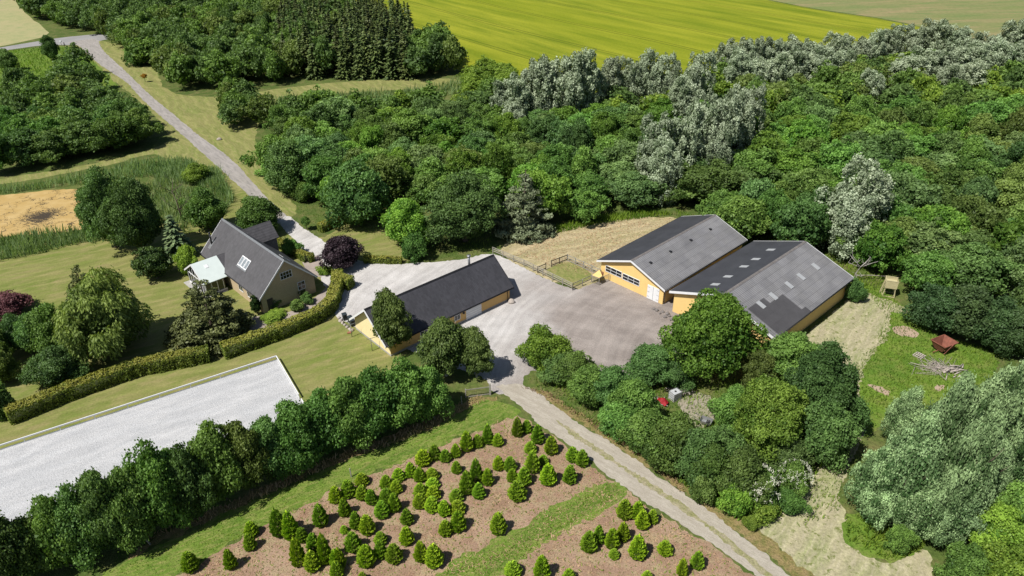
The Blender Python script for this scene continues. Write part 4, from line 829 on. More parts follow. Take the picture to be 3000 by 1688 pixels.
# garden trees
gd_ = [
 ('big', 300, 425, 640, 66, 'dark_leaf', 'tall dark oak between the pond and the lawn', 'oak_tree', None),
 ('big', 370, 440, 655, 66, 'dark_leaf', 'tall dark tree left of the house, tallest by the pond', 'broadleaf_tree', None),
 ('broad', 455, 535, 655, 42, 'fir', 'blue-grey conifer behind the small round garden tree', 'conifer_tree', None),
 ('bush', 480, 612, 695, 31, 'bright_leaf', 'small bright rounded tree left of the conservatory', 'garden_tree', None),
 ('yew', 400, 622, 712, 43, None, 'dense round conifer alone on the lawn', 'conifer_tree', None),
 ('broad', 530, 470, 590, 48, 'maple_leaf', 'light green tree behind the far end of the house', 'broadleaf_tree', None),
 ('broad', 660, 490, 602, 58, 'maple_leaf', 'rounded green tree between the house and the drive', 'broadleaf_tree', None),
 ('broad', 500, 408, 462, 32, 'bright_leaf', 'young bright tree in the reeds beside the drive', 'broadleaf_tree', None),
 ('fir', 236, 655, 800, 50, None, 'olive fir rising out of the left garden group', 'fir_tree', 0),
 ('weeping', 303, 704, 922, 102, None, 'large drooping light green willow in the garden', 'weeping_willow_tree', None),
 ('fir', 548, 690, 878, 92, None, 'broad olive fir in front of the conservatory', 'fir_tree', 1),
 ('broad', 150, 765, 905, 58, 'maple_leaf', 'green tree left of the drooping willow', 'broadleaf_tree', None),
 ('broad', 166, 872, 985, 62, 'dark_leaf', 'dark low tree between the willow and the hedge', 'broadleaf_tree', None),
 ('broad', 104, 790, 900, 42, 'dark_leaf', 'dark tree between the orchard trees and the green tree', 'broadleaf_tree', None),
 ('broad', 22, 880, 975, 40, 'olive_leaf', 'lower olive orchard tree at the left edge above the long hedge', 'orchard_tree', None),
 ('broad', 58, 790, 888, 40, 'dark_leaf', 'small grey-green orchard tree at the left edge', 'orchard_tree', None),
 ('broad', 5, 820, 930, 48, 'olive_leaf', 'olive orchard tree cut by the left edge', 'orchard_tree', None),
 ('broad', 28, 735, 812, 58, 'plum_leaf', 'red-leaved plum tree at the left edge of the lawn', 'plum_tree', None),
 ('broad', 866, 592, 690, 56, 'purple_leaf', 'dark purple copper beech at the corner of the gravel yard', 'beech_tree', None),
 ('bush', 10, 955, 1060, 40, 'dark_leaf', 'dark bush at the left end of the long hedge', 'bush', None),
 ('bush', 749, 752, 786, 21, 'olive_leaf', 'grey-green standard bush in the paved terrace', 'bush', None),
 ('bush', 690, 745, 778, 22, 'dark_leaf', 'low dark bush at the foot of the house gable', 'bush', None),
 ('bush', 692, 783, 812, 34, 'bright_leaf', 'flat spreading green bush beside the paved path', 'bush', None),
 ('bush', 775, 735, 765, 17, 'dark_leaf', 'small clipped dark bush near the bend of the hedge', 'bush', None),
 ('bush', 818, 668, 692, 22, 'bright_leaf', 'bright green bush between the path and the purple beech', 'bush', None),
 ('bush', 735, 598, 645, 26, 'maple_leaf', 'green bush behind the rear wing of the house', 'bush', None),
 ('bush', 350, 118, 168, 30, 'maple_leaf', 'round bush on the verge below the far forest', 'bush', None),
 ('broad', 135, 85, 152, 21, 'dark_leaf', 'small dark tree at the road junction', 'broadleaf_tree', None),
 ('broad', 28, 120, 180, 22, 'dark_leaf', 'small dark tree in the rough meadow at the left edge', 'broadleaf_tree', None),
 ('broad', 38, 185, 240, 22, 'dark_leaf', 'second small tree in the rough meadow', 'broadleaf_tree', None),
 ('broad', 905, 395, 592, 72, 'dark_leaf', 'very dense dark green tree at the wood edge behind the round lawn', 'broadleaf_tree', None),
 ('broad', 1028, 492, 632, 62, 'bright_leaf', 'bright yellow-green tree at the back edge of the gravel yard', 'broadleaf_tree', None),
 ('bush', 1045, 580, 662, 38, 'maple_leaf', 'leafy green shrub touching the white gravel', 'bush', None),
 ('big', 1172, 432, 640, 98, 'dark_leaf', 'huge blue-green maple behind the garage', 'maple_tree', None),
 ('conifer', 1318, 430, 602, 66, 'grey_needle', 'drooping grey-green conifer at the paddock corner', 'conifer_tree', None),
 ('broad', 735, 345, 500, 62, 'dark_leaf', 'dark blue-green tree where the drive meets the wood', 'broadleaf_tree', None),
 ('bush', 765, 455, 512, 30, 'maple_leaf', 'cream-flowering shrub below the dark tree by the drive', 'bush', None),
]
for (k, u, vt, vb, hw, lf, lb, nm, var) in gd_:
    C_, Rr, H_ = fit(u, vt, vb, hw); kw = {}
    if lf == 'fir': k, lf = 'spruce', None; kw['color'] = (1.3, 1.35, 2.2)
    put(k, C_, Rr, H_, lb, 'bush' if nm == 'bush' else 'tree', None, nm, lf, var=var, **kw)
# standard clipped tree, tiny fir, cypress column, rose bushes, sapling
C_, Rr, H_ = fit(771, 515, 572, 15, .9); o = empty('clipped_tree', 'small lollipop tree with a clipped round head on the roadside lawn', 'tree', C_); c = link('crown', PROTO['bush'][0][2], o, (0, 0, .9)); c.scale = (.42, .42, .55); m_ = MB(); m_.tube([(0, 0, 0), (0, 0, 1.2)], .06, 'bark'); m_.build('trunk', o)
C_, Rr, H_ = fit(832, 530, 564, 13); put('spruce', C_, Rr, H_, 'tiny blue-green fir beside the small roadside hedge', name='fir_tree', color=(1.5, 1.7, 2.2))
C_, Rr, H_ = fit(649, 745, 793, 12); put('yew', C_, Rr, H_, 'narrow clipped yew column at the corner of the house', name='yew_column', leaf='yew_needle')
for (u, vt, vb, lb, col) in ((718, 728, 760, 'rose bush with red and pink blossoms against the house gable', (1.1, .8, .85)), (758, 715, 748, 'rose bush with pale blossoms under the gable window', (1, 1, .95))):
    C_, Rr, H_ = fit(u, vt, vb, 13); o = put('bush', C_, Rr, H_, lb, 'bush', None, 'rose_bush', 'olive_leaf'); n = 60; a = rng.uniform(0, 6.28, n); e = rng.uniform(-.2, 1.3, n)
    pc = np.stack([np.cos(a)*np.cos(e)*2.2, np.sin(a)*np.cos(e)*2.2, 1.4+np.sin(e)*1.7], 1); Pq = np.repeat(pc, 5, 0)+rng.normal(0, .12, (n*5, 3))
    m_ = leaf_mesh('blossom', leaf_arrays(Pq, np.tile([0, 0, 1.0], (n*5, 1)), .24, 1, .7), rng.random(n*5), ['flower_white']); c = link('blossom', m_, o); c.color = (1.2, .45, .45, 1) if 'red' in lb else (1, .8, .75, 1)
C_ = G(366, 207); o = empty('sapling', 'tiny golden sapling on a stake in the roadside lawn', 'tree', C_); c = link('crown', PROTO['bush'][1][2].copy(), o, (0, 0, 1.2)); c.data.materials[0] = MATS['gold_leaf']; c.scale = (.38, .38, .42); m_ = MB(); m_.tube([(0, 0, 0), (0, 0, 1.5)], .05, 'bark'); m_.build('trunk', o)
C_, Rr, H_ = fit(462, 470, 560, 34); o = dead_tree(7, 3, 'bark', 18).build('bare_tree', None, (C_.x, C_.y, 0)); tag(o, 'leafless grey tree over the pond bank behind the house', 'tree')

# ------------------------------------------------------------------ silver poplars
POPS = []
pop = [(1268, 190, 325, 34), (1300, 172, 330, 36), (1345, 130, 322, 40), (1385, 92, 322, 44), (1427, 80, 322, 48), (1466, 108, 312, 38), (1492, 148, 300, 26), (1530, 126, 290, 32), (1578, 130, 288, 30), (1618, 110, 288, 32), (1655, 116, 292, 32), (1685, 140, 292, 26), (1700, 178, 335, 34), (1745, 110, 312, 34), (1722, 200, 352, 40), (1292, 225, 345, 30)]
row('poplar', pop, 'silvery white poplar', 'in the group at the crop field corner', 'poplars at the field corner', name='poplar_tree')
pop2 = [(1815+i*27, 76+((i*7) % 5)*4-(i*0.6), 222-i*2, 30) for i in range(12)]
row('poplar', pop2, 'silvery white poplar', 'in the poplar line along the crop field', 'poplar line along the crop field', name='poplar_tree', parts=False)
pop2b = [(1845+i*36, 112+((i*5) % 4)*5-i*2, 250-i*3, 34) for i in range(8)]
row('poplar', pop2b, 'grey-green poplar', 'in the second row behind the poplar line', 'second poplar row', name='poplar_tree', parts=False)
pop3 = [(2150, 68, 190, 28), (2185, 64, 185, 28), (2215, 60, 175, 28), (2245, 48, 165, 30), (2280, 40, 170, 34), (2318, 40, 165, 34), (2352, 38, 175, 38), (2395, 58, 185, 34), (2440, 70, 195, 32), (2482, 60, 195, 34), (2527, 40, 165, 38), (2570, 34, 165, 38), (2265, 125, 245, 42), (2300, 110, 235, 38), (2350, 112, 235, 40), (2395, 102, 230, 40), (2440, 95, 225, 42), (2492, 92, 220, 40), (2545, 90, 215, 38), (2595, 85, 215, 38), (2420, 140, 262, 40), (2370, 150, 268, 38)]
row('poplar', pop3, 'silvery poplar', 'among the poplars at the top right', 'poplars at the top right', name='poplar_tree', parts=False)
pop4 = [(1638, 268, 495, 44), (1688, 242, 480, 42), (1736, 234, 470, 44), (1783, 216, 470, 46), (1830, 200, 445, 46), (1868, 196, 410, 34), (1662, 335, 520, 42), (1800, 290, 480, 36)]
row('poplar', pop4, 'tall silver-leaved poplar', 'in the cluster amid the wood', 'poplar cluster in the wood', name='poplar_tree')
pop5 = [(2088, 428, 640, 54), (2142, 380, 622, 58), (2112, 478, 665, 52), (2180, 165, 275, 28)]
row('poplar', pop5, 'pale silver poplar', 'of the scattered poplars in the wood', 'scattered poplars in the wood', name='poplar_tree')

# ------------------------------------------------------------------ scattered woods (every tree its own object)
placed = []; WT = []
rects = [(12.663, 93.598, 43.6, 21.65, 12.28), (21.51, 83.655, 42.8, 21.44, 15.76), (-21.6, 79.7, 41.6, 21.5, 8.7), (-34.6, 83.6, 134, 18.9, 9.0)]
def near_building(x, y, m):
    for (bx, by, th, L, W) in rects:
        a = R(th); dx, dy = x-bx, y-by; l = dx*math.cos(a)+dy*math.sin(a); w_ = dx*math.sin(a)-dy*math.cos(a)
        if -m < l < L+m and -m < w_ < W+m: return True
    return False
def wood(poly, sp, zone, kinds, hmin=5.6, hmax=9.6, name='broadleaf_tree', key='wood', Rf=(.48, .8)):
    P = [G(*p) for p in poly]; xs = [p.x for p in P]; ys = [p.y for p in P]; pl = [(p.x, p.y) for p in P]; n = 0
    x0, x1, y0, y1 = min(xs), max(xs), min(ys), max(ys); j = 0; y = y0
    while y < y1:
        x = x0+(sp/2 if j % 2 else 0)
        while x < x1:
            px, py = x+random.uniform(-.3, .3)*sp, y+random.uniform(-.3, .3)*sp
            if inside((px, py), pl) and not near_building(px, py, 3.2) and all((px-a)**2+(py-b_)**2 > (.8*c_)**2 for a, b_, c_ in POPS):
                u, v, d = proj((px, py, 5)); tu = proj((px, py, 9))[1]
                if -70 < u < 2650 and tu < 1500 and v > -40 and all((px-a)**2+(py-b_)**2 > (.38*sp)**2 for a, b_ in placed):
                    placed.append((px, py)); q = random.random(); acc = 0
                    for (wgt, lf, col, desc) in kinds:
                        acc += wgt
                        if q <= acc: break
                    WT.append(dict(d=d, u=u, v=v, x=px, y=py, R=sp*random.uniform(*Rf), H=random.uniform(hmin, hmax), lf=lf, col=col, desc=desc, zone=zone, name=name, key=key)); n += 1
            x += sp
        y += sp*.87; j += 1
    return n
KW = [(.40, None, (1.08, 1.08, 1.05), 'mid green tree'), (.16, 'dark_leaf', (1, 1, 1), 'dark green tree'), (.21, 'bright_leaf', (.8, .88, .95), 'light green tree'), (.13, 'olive_leaf', (1, 1, 1), 'yellowish green tree'), (.10, 'dark_leaf', (1.5, 1.35, 1.6), 'greyish green tree')]
KD = [(.5, 'dark_leaf', (1.15, 1.15, 1.1), 'dark green tree'), (.35, None, (.85, .9, .9), 'mid green tree'), (.15, 'olive_leaf', None, 'olive green tree')]
n1 = wood([(680, 345), (720, 320), (830, 300), (1000, 300), (1160, 290), (1290, 270), (1480, 275), (1560, 300), (1600, 420), (1560, 545), (1480, 572), (1400, 585), (1330, 560), (1250, 540), (1100, 530), (980, 530), (860, 540), (800, 500), (700, 440)], 6.4, 'of the wood behind the paddock', KW)
n2 = wood([(1480, 275), (1700, 240), (1850, 215), (2100, 195), (2300, 175), (2700, 160), (2800, 520), (2576, 520), (2000, 520), (1600, 530), (1560, 545), (1600, 420)], 6.9, 'of the far right wood', KW)
n3 = wood([(1640, 538), (2000, 520), (2800, 520), (2900, 900), (2576, 900), (2520, 760), (2300, 745), (2250, 715), (2180, 705), (2130, 690), (2100, 660), (1960, 640), (1880, 640), (1780, 570), (1700, 545)], 6.3, 'of the wood right of the barns', KW)
n4 = wood([(330, 130), (400, 200), (440, 238), (560, 240), (700, 215), (860, 200), (880, 60), (760, 20), (640, -60), (200, -60), (235, 50), (250, 95)], 7.0, 'of the forest above the drive', KD, 8, 12)
n5 = wood([(-60, -60), (20, -60), (60, 20), (130, 78), (225, 82), (210, 30), (190, -60)], 7.5, 'of the grove beside the wheat field', KD, 8, 11)
n6 = wood([(1010, 208), (1100, 205), (1155, 195), (1165, 165), (1100, 120), (1060, 120)], 6.5, 'of the forest end beside the field', KD, 8, 11)
n7 = wood([(1165, 245), (1165, 200), (1200, 175), (1290, 190), (1300, 230), (1240, 255)], 5.0, 'of the low thicket by the field', [(1, 'bright_leaf', (.7, .75, .8), 'low green tree')], 3.5, 5)
n8 = wood([(-80, 300), (60, 250), (120, 260), (180, 200), (195, 165), (222, 195), (275, 240), (315, 292), (375, 330), (405, 366), (370, 380), (240, 412), (100, 436), (-80, 470)], 6.6, 'of the copse left of the drive', KD, 6, 9.5)
n9 = wood([(580, 330), (575, 270), (620, 250), (680, 300), (672, 335)], 5.5, 'of the small spur beside the verge', KD, 6, 8)
print('WOODS', n1, n2, n3, n4, n5, n6, n7, n8, n9)
# fir plantation
n10 = wood([(715, 208), (860, 200), (1035, 205), (1040, 120), (1000, 70), (860, 30), (740, 40), (700, 120)], 4.7, 'of the dense spruce block', [(.75, None, None, 'dark spruce tree'), (.25, 'garden_fir_needle', (.6, .65, .6), 'brownish spruce tree')], 11.5, 14.5, key='spruce', name='spruce_tree', Rf=(.52, .68))
print('SPRUCES', n10)

KEEP = 235
WB_ = sorted([w_ for w_ in WT if w_['key'] == 'wood'], key=lambda q: q['d'])
near, far = WB_[:KEEP], WB_[KEEP:]
near += [w_ for w_ in WT if w_['key'] == 'spruce']
zones = {}
for w_ in near: zones.setdefault(w_['zone'], []).append(w_)
BAND = ['front', 'second', 'third', 'fourth', 'fifth', 'sixth', 'seventh', 'eighth', 'ninth', 'tenth', 'eleventh', 'twelfth', 'thirteenth', 'fourteenth', 'fifteenth']
for z, L in zones.items():
    L.sort(key=lambda q: -q['v']); nb = max(1, math.ceil(len(L)/16)); per = math.ceil(len(L)/nb)
    for bi in range(nb):
        S_ = sorted(L[bi*per:(bi+1)*per], key=lambda q: q['u'])
        for i, w_ in enumerate(S_):
            lab = f"{w_['desc']}, {ORD[i]} from left in {BAND[bi]} band {z}"
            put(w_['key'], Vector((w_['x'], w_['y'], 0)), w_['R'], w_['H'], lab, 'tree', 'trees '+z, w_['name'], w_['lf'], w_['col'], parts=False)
# everything beyond the nearest individuals: one mass of far trees
FP = [crown_broad(4.2, 8, .6, 80, 1.0, 30, .42, lobe=.3, jit=1.0) for _ in range(5)]
fm = ['maple_leaf', 'dark_leaf', 'bright_leaf', 'olive_leaf']; Vs = []; Ts = []; Ms = []
for w_ in far:
    V, t_ = FP[random.randrange(5)]; a = random.uniform(0, 6.28); ca, sa = math.cos(a), math.sin(a); k = w_['R']/4.2
    Vs.append(np.stack([(V[:, 0]*ca-V[:, 1]*sa)*k+w_['x'], (V[:, 0]*sa+V[:, 1]*ca)*k+w_['y'], V[:, 2]*w_['H']/8], 1))
    Ts.append(np.clip(t_+random.gauss(0, .14), 0, 1)); Ms.append(np.full(len(t_), fm.index(w_['lf'] or 'maple_leaf')))
if Vs:
    me = leaf_mesh('distant_woods', np.concatenate(Vs), np.concatenate(Ts), fm, midx=np.concatenate(Ms)); tag(link('distant_woods', me), kind='stuff')
print('NEAR', len(near), 'FAR', len(far))

# ------------------------------------------------------------------ christmas trees
X8 = [(1328,255,405,42),(1398,272,375,38),(1480,308,458,48),(1580,395,540,50),(948,360,515,48),(1030,383,485,42),(1105,312,460,42),(1180,375,475,42),(1425,435,530,45),(1440,510,680,55),(1522,535,615,38),(622,495,625,58),(708,460,578,45),(787,495,593,43),(866,453,558,38),(870,583,680,38),(1185,545,658,42),(1272,550,665,47),(1290,640,745,42),(1378,630,775,52),(1558,605,775,60),(1740,475,595,48),(1812,498,630,48),(1720,615,762,50),(1020,570,745,48),(1105,640,772,42),(528,595,710,42),(596,632,745,45),(686,637,735,50),(692,710,800,50),(437,637,740,48),(345,690,800,48),(420,725,830,45),(950,660,840,55),(1038,750,872,48),(1327,730,892,68),(870,795,900,52),(880,880,990,58),(600,750,860,50),(597,830,945,52),(697,770,880,52),(690,850,975,55),(62,727,865,55),(162,675,775,50),(165,765,880,48),(232,797,915,42),(345,790,905,52),(410,825,972,47),(315,885,1020,57),(35,865,1005,45),(782,880,1003,47),(885,960,1123,58),(790,1030,1155,50),(500,945,1068,48),(500,1080,1222,52),(118,965,1103,45),(205,990,1145,57),(1185,975,1145,60),(25,1068,1130,30),(100,1120,1278,60),(303,1117,1220,47),(305,1180,1325,47),(200,1220,1390,68),(407,1210,1362,62),(608,1192,1352,52),(707,1215,1395,68),(2130,875,1028,58),(2228,890,1030,52),(2262,955,1105,50),(2340,950,1060,40),(2118,1047,1195,48),(1935,1070,1215,42),(2035,1093,1255,53),(1862,1115,1278,62),(2052,1245,1325,38),(2225,1145,1335,65),(2432,1185,1300,55),(1295,1340,1470,62),(1510,1300,1490,60),(1715,1395,1500,45),(0,1240,1400,45),(165,1420,1500,35),(2300,1410,1500,40),(2560,1320,1460,40)]
X7 = [(1457,1270,1425,60),(1755,1250,1405,45),(1910,1040,1160,50),(1900,1130,1260,45),(2120,950,1160,60),(2210,975,1185,60),(2430,910,1085,55),(2540,775,905,50),(2285,1085,1200,45),(2265,1170,1385,55),(2375,1130,1270,50),(2370,1265,1420,60),(2465,1140,1370,50),(2545,1250,1400,45),(2550,1340,1470,50)]
X9 = [(100,1265,1405,50)]
XT = []
for L, qf in ((X8, q8), (X7, q7), (X9, q9)):
    for (x, a, b_, h_) in L: u, vt = qf(x, a); vb = qf(x, b_)[1]; XT.append((u, vt, vb, h_*.3336))
XT.sort(key=lambda a: a[2]); bands = 10; per = math.ceil(len(XT)/bands)
BN = ['back', 'second', 'third', 'fourth', 'fifth', 'sixth', 'seventh', 'eighth', 'ninth', 'front']
for bi in range(bands):
    L = sorted(XT[bi*per:(bi+1)*per])
    for i, (u, vt, vb, hw) in enumerate(L):
        C_, Rr, H_ = fit(u, vt, vb, hw*1.0, .05); sz = 'tall' if H_ > 2.5 else 'small' if H_ < 1.6 else 'bushy'
        tn = random.choice(((1, 1, 1), (1.1, 1.05, .9), (.85, .9, .9), (1.15, 1.1, .8)))
        put('xmas', C_, Rr*1.1, max(.7, H_*1.05), f'{sz} young spruce, {ORD[i]} from the left in the {BN[bi]} band of the plantation', 'young spruce', 'young spruces in the plantation', 'young_spruce', color=tn)

# ------------------------------------------------------------------ ground plants as stuff
def blades(name, poly, dens, hgt_, wd, mat, label=None, maxn=30000, lean=.25, nl=3):
    P = [G(*p) for p in poly]; pl = [(p.x, p.y) for p in P]; xs = [p[0] for p in pl]; ys = [p[1] for p in pl]
    A = (max(xs)-min(xs))*(max(ys)-min(ys)); n = int(min(A*dens, maxn*6)); X = rng.uniform(min(xs), max(xs), n); Y = rng.uniform(min(ys), max(ys), n)
    m_ = np.zeros(n, bool); j = len(pl)-1
    for i in range(len(pl)):
        xi, yi = pl[i]; xj, yj = pl[j]; c = ((yi > Y) != (yj > Y)) & (X < (xj-xi)*(Y-yi)/((yj-yi) or 1e-9)+xi); m_ ^= c; j = i
    X, Y = X[m_][:maxn], Y[m_][:maxn]; n = len(X)
    if n == 0: return
    cl = .5+.5*np.sin(X*.6+np.sin(Y*.5)*2)*np.sin(Y*.7+1); hh = hgt_*(.5+.7*cl)*rng.uniform(.6, 1.2, n)
    d = np.stack([rng.normal(0, lean, n)+.12, rng.normal(0, lean, n), np.ones(n)], 1); a = rng.uniform(0, 3.14, n); s_ = np.stack([np.cos(a), np.sin(a), 0*a], 1)*wd/2
    B = np.stack([X, Y, 0*X], 1); Tp = B+d*hh[:, None]; Md = B+d*(hh*.55)[:, None]-np.array([.02, 0, 0])
    V = np.stack([B-s_, B+s_, Tp, Md-s_*1.5], 1).reshape(-1, 3)
    me = leaf_mesh(name, V, np.clip(cl*.6+rng.normal(.2, .2, n), 0, 1), [mat]); o = link(name, me); return tag(o, kind='stuff')
blades('reed_bed', [(-60, 505), (0, 490), (100, 478), (230, 462), (330, 448), (440, 448), (540, 470), (590, 520), (560, 440), (470, 405), (380, 408), (280, 430), (120, 462), (0, 478), (-60, 490)], 9, 1.9, .11, 'reed_blade', maxn=26000)
blades('reed_bed', [(-60, 612), (0, 598), (120, 586), (240, 576), (290, 580), (285, 600), (180, 618), (80, 645), (0, 658), (-60, 665)], 12, 1.7, .11, 'reed_blade', maxn=22000)
blades('reed_bed', [(380, 420), (470, 408), (545, 430), (590, 500), (560, 545), (520, 520), (500, 470), (440, 460), (400, 470)], 9, 1.8, .12, 'reed_blade', maxn=16000)
blades('reed_bed', [(330, 470), (440, 462), (500, 490), (520, 540), (470, 590), (400, 560), (340, 520)], 9, 1.5, .12, 'reed_blade', maxn=12000)
blades('reed_bed', [(640, 262), (760, 245), (1000, 232), (1100, 215), (1170, 205), (1168, 235), (1000, 262), (820, 290), (690, 315)], 4, 1.9, .16, 'reed_blade', maxn=20000)
blades('tall_grass', [(2150, 705), (2240, 745), (2300, 800), (2360, 850), (2450, 868), (2520, 900), (2480, 980), (2330, 1030), (2240, 1060), (2170, 1040), (2130, 930), (2200, 870), (2228, 795)], 16, .42, .07, 'weed_leaf', maxn=26000)
blades('tall_grass', [(-60, 135), (110, 120), (195, 118), (240, 160), (180, 200), (60, 240), (-60, 260)], 3, .8, .14, 'weed_leaf', maxn=16000)
blades('weeds', [(1380, 575), (1500, 548), (1620, 528), (1700, 540), (1620, 550), (1500, 566), (1400, 588)], 22, .9, .14, 'weed_leaf', maxn=16000)
blades('weeds', [(1700, 1215), (1790, 1270), (1880, 1330), (1930, 1320), (2010, 1250), (2070, 1170), (1960, 1220), (1800, 1200)], 20, .8, .12, 'weed_leaf', maxn=20000)
blades('weeds', [(2122, 1300), (2200, 1290), (2330, 1340), (2320, 1385), (2240, 1415), (2130, 1360)], 22, .7, .1, 'weed_leaf', maxn=15000)
blades('dry_grass', [q8(1340, 20), q8(1560, 60), q8(1750, 190), q8(2100, 400), q8(2576, 760), (1718, 1245), q8(2300, 590), q8(2000, 400), q8(1800, 270), q8(1560, 110)], 30, .5, .06, 'dry_stalk', maxn=14000, lean=.4)
blades('dry_grass', [q7(900, 1230), q7(1500, 990), q7(2000, 780), q7(2576, 520), q8(400, 380), q8(1000, 90), q8(1100, 120), q8(500, 420), q7(2576, 590), q7(2000, 850), q7(1500, 1070)], 22, .5, .06, 'dry_stalk', maxn=16000, lean=.4)
blades('tall_grass', [q7(800, 1430), q7(1500, 1090), q7(2300, 710), q7(2576, 600), q8(600, 380), q8(1200, 120), q8(1300, 240), q8(900, 395), q8(500, 555), q7(2400, 845), q7(1700, 1235), q7(1300, 1445)], 26, .16, .05, 'weed_leaf', maxn=30000, lean=.5)
blades('tall_grass', [q8(800, 1440), q8(1600, 960), q8(2050, 740), q8(2130, 815), q8(1600, 1120), q8(1200, 1440)], 40, .2, .05, 'weed_leaf', maxn=26000, lean=.5)
blades('dry_litter', [(340, 1500), q7(1700, 1250), q7(2400, 860), q8(500, 570), q8(1260, 255), q8(1700, 490), q8(2300, 930), q8(2576, 1090), q9(500, 1440), (1900, 1530), (1000, 1540)], 24, .12, .06, 'dry_stalk', maxn=45000, lean=1.6)
blades('tall_grass', [(2010, 1330), (2060, 1170), (2080, 1050), (2150, 1040), (2200, 1060), (2120, 1200), (2110, 1290)], 10, .5, .07, 'weed_leaf', maxn=6000)
blades('tall_grass', [(1320, 950), (1400, 1010), (1540, 1110), (1700, 1210), (1800, 1280), (1880, 1320), (1960, 1200), (1850, 960), (1700, 960), (1560, 980), (1450, 950)], 12, .55, .08, 'weed_leaf', maxn=26000)
blades('tall_grass', [(1700, 530), (1880, 580), (2120, 640), (2230, 700), (2240, 740), (2140, 735), (2000, 640), (1850, 600), (1700, 545)], 12, .6, .09, 'weed_leaf', maxn=16000)
blades('tall_grass', [(720, 480), (860, 520), (960, 540), (1060, 600), (1250, 590), (1250, 640), (1080, 660), (960, 600), (840, 570), (760, 560)], 6, .3, .06, 'weed_leaf', maxn=12000)
blades('soil_weeds', [(340, 1500), q7(1700, 1250), q7(2400, 860), q8(500, 570), q8(1260, 255), q8(1700, 490), q8(2300, 930), q8(2576, 1090), q9(500, 1440), (1900, 1530), (1000, 1540)], 7, .16, .09, 'weed_leaf', maxn=14000, lean=1.2)
blades('hay_wisps', [(1290, 640), (1400, 580), (1620, 548), (1700, 550), (1740, 600), (1500, 700)], 14, .16, .07, 'dry_stalk', maxn=24000, lean=1.8)

# ------------------------------------------------------------------ small things
def post_at(u, v, name, label, parts, cat):
    t = empty(name, label, cat, G(u, v)); [p.build(n_, t) for n_, p in parts]; return t
# laundry posts
for (u, v, lb) in ((885.5, 847.5, 'grey T-shaped laundry post nearest the waste bins'), (936.5, 883, 'grey T-shaped laundry post beside the slender birch')):
    m1 = MB(); m1.tube([(0, 0, 0), (0, 0, 1.95)], .045, 'zinc', 8); m2 = MB(); a = R(28); m2.bar(Vector((-.55*math.cos(a), -.55*math.sin(a), 1.95)), Vector((.55*math.cos(a), .55*math.sin(a), 1.95)), .06, .05, 'zinc'); post_at(u, v, 'laundry_post', lb, [('pole', m1), ('crossbar', m2)], 'post')
# bins
def wheelie(u, v, rz, label):
    t = empty('waste_bin', label, 'waste bin', G(u, v), rz, 'waste bins at the garage corner')
    m_ = MB(); m_.add([(-.22, -.25, .05), (.22, -.25, .05), (.22, .25, .05), (-.22, .25, .05), (-.29, -.34, .95), (.29, -.34, .95), (.29, .34, .95), (-.29, .34, .95)], [(0, 3, 2, 1), (4, 5, 6, 7), (0, 1, 5, 4), (1, 2, 6, 5), (2, 3, 7, 6), (3, 0, 4, 7)], 'bin_plastic'); m_.build('body', t)
    m_ = MB(); m_.prism([(-.31, -.38, .955), (-.31, .36, .955), (-.31, .36, 1.0), (-.31, 0, 1.06), (-.31, -.38, 1.02)], (.62, 0, 0), 'bin_plastic'); m_.build('lid', t)
    for x in (-.3, .26): m_ = MB(); m_.tube([(x, .28, .1), (x+.04, .28, .1)], .1, 'black_trim', 12); m_.build('wheel', t)
    m_ = MB(); m_.tube([(-.25, .42, .95), (.25, .42, .95)], .02, 'black_trim', 6); m_.build('handle', t)
b0 = G(869, 805); 
wheelie(868, 805, .5, 'black waste bin, leftmost of the three at the garage corner'); wheelie(882, 812, .6, 'black waste bin in the middle under the roof corner'); wheelie(887, 820, .6, 'black waste bin nearest the laundry post')
# stones
def stone(u, v, s, label, mat='stone', group=None, cat='stone', name='boulder', dx=0, dy=0, fl=.7):
    m_ = MB(); bm = bmesh.new(); bmesh.ops.create_icosphere(bm, subdivisions=3, radius=1)
    ph = [random.uniform(0, 6) for _ in range(6)]
    for vv in bm.verts:
        c = vv.co; k = 1+.13*math.sin(2.3*c.x+ph[0])+.12*math.sin(2.9*c.y+ph[1])+.1*math.sin(3.1*c.z+ph[2])+.04*math.sin(8*c.x+ph[3])*math.sin(7*c.y+ph[4]); vv.co = Vector((c.x*k, c.y*k*.85, c.z*k*fl))*s
    me = bpy.data.meshes.new(name); bm.to_mesh(me); bm.free(); me.materials.append(MATS[mat]); [setattr(p, 'use_smooth', True) for p in me.polygons]
    g = G(u, v); return tag(link(name, me, None, (g.x+dx, g.y+dy, s*fl*.6), random.uniform(0, 6)), label, cat, group)
stone(1287, 762, .52, 'brown boulder at the corner of the garage')
stone(552, 352, .5, 'single grey stone on the roadside lawn', 'stone')
k = 0
for (u, v) in ((1645, 778), (1652, 782), (1668, 786), (1679, 792), (1673, 799), (1688, 805), (1660, 790), (1684, 797)):
    k += 1; stone(u, v, random.uniform(.16, .34), f'rough grey stone between the two barns, {ORD[sorted([1645,1652,1668,1679,1673,1688,1660,1684]).index(u)]} from the left', 'dark_stone', 'loose stones between the barns', name='stone')
for i, (u, v) in enumerate(((852, 801), (857, 808), (862, 814), (868, 819), (874, 824), (880, 829), (886, 833))): stone(u, v, random.uniform(.22, .36), f'pale edging stone beside the waste bins, {ORD[i]} from the left', 'stone', 'edging stones by the bins', name='stone')
m_ = MB(); m_.prism([(-.3, -.18, .02), (.3, -.18, .02), (.22, .18, .02), (-.22, .18, .02)], (0, 0, .12), 'brick_red'); tag(m_.build('plant_trough', None, G(879, 838), .3), 'reddish clay trough on the edging beside the laundry post', 'trough')
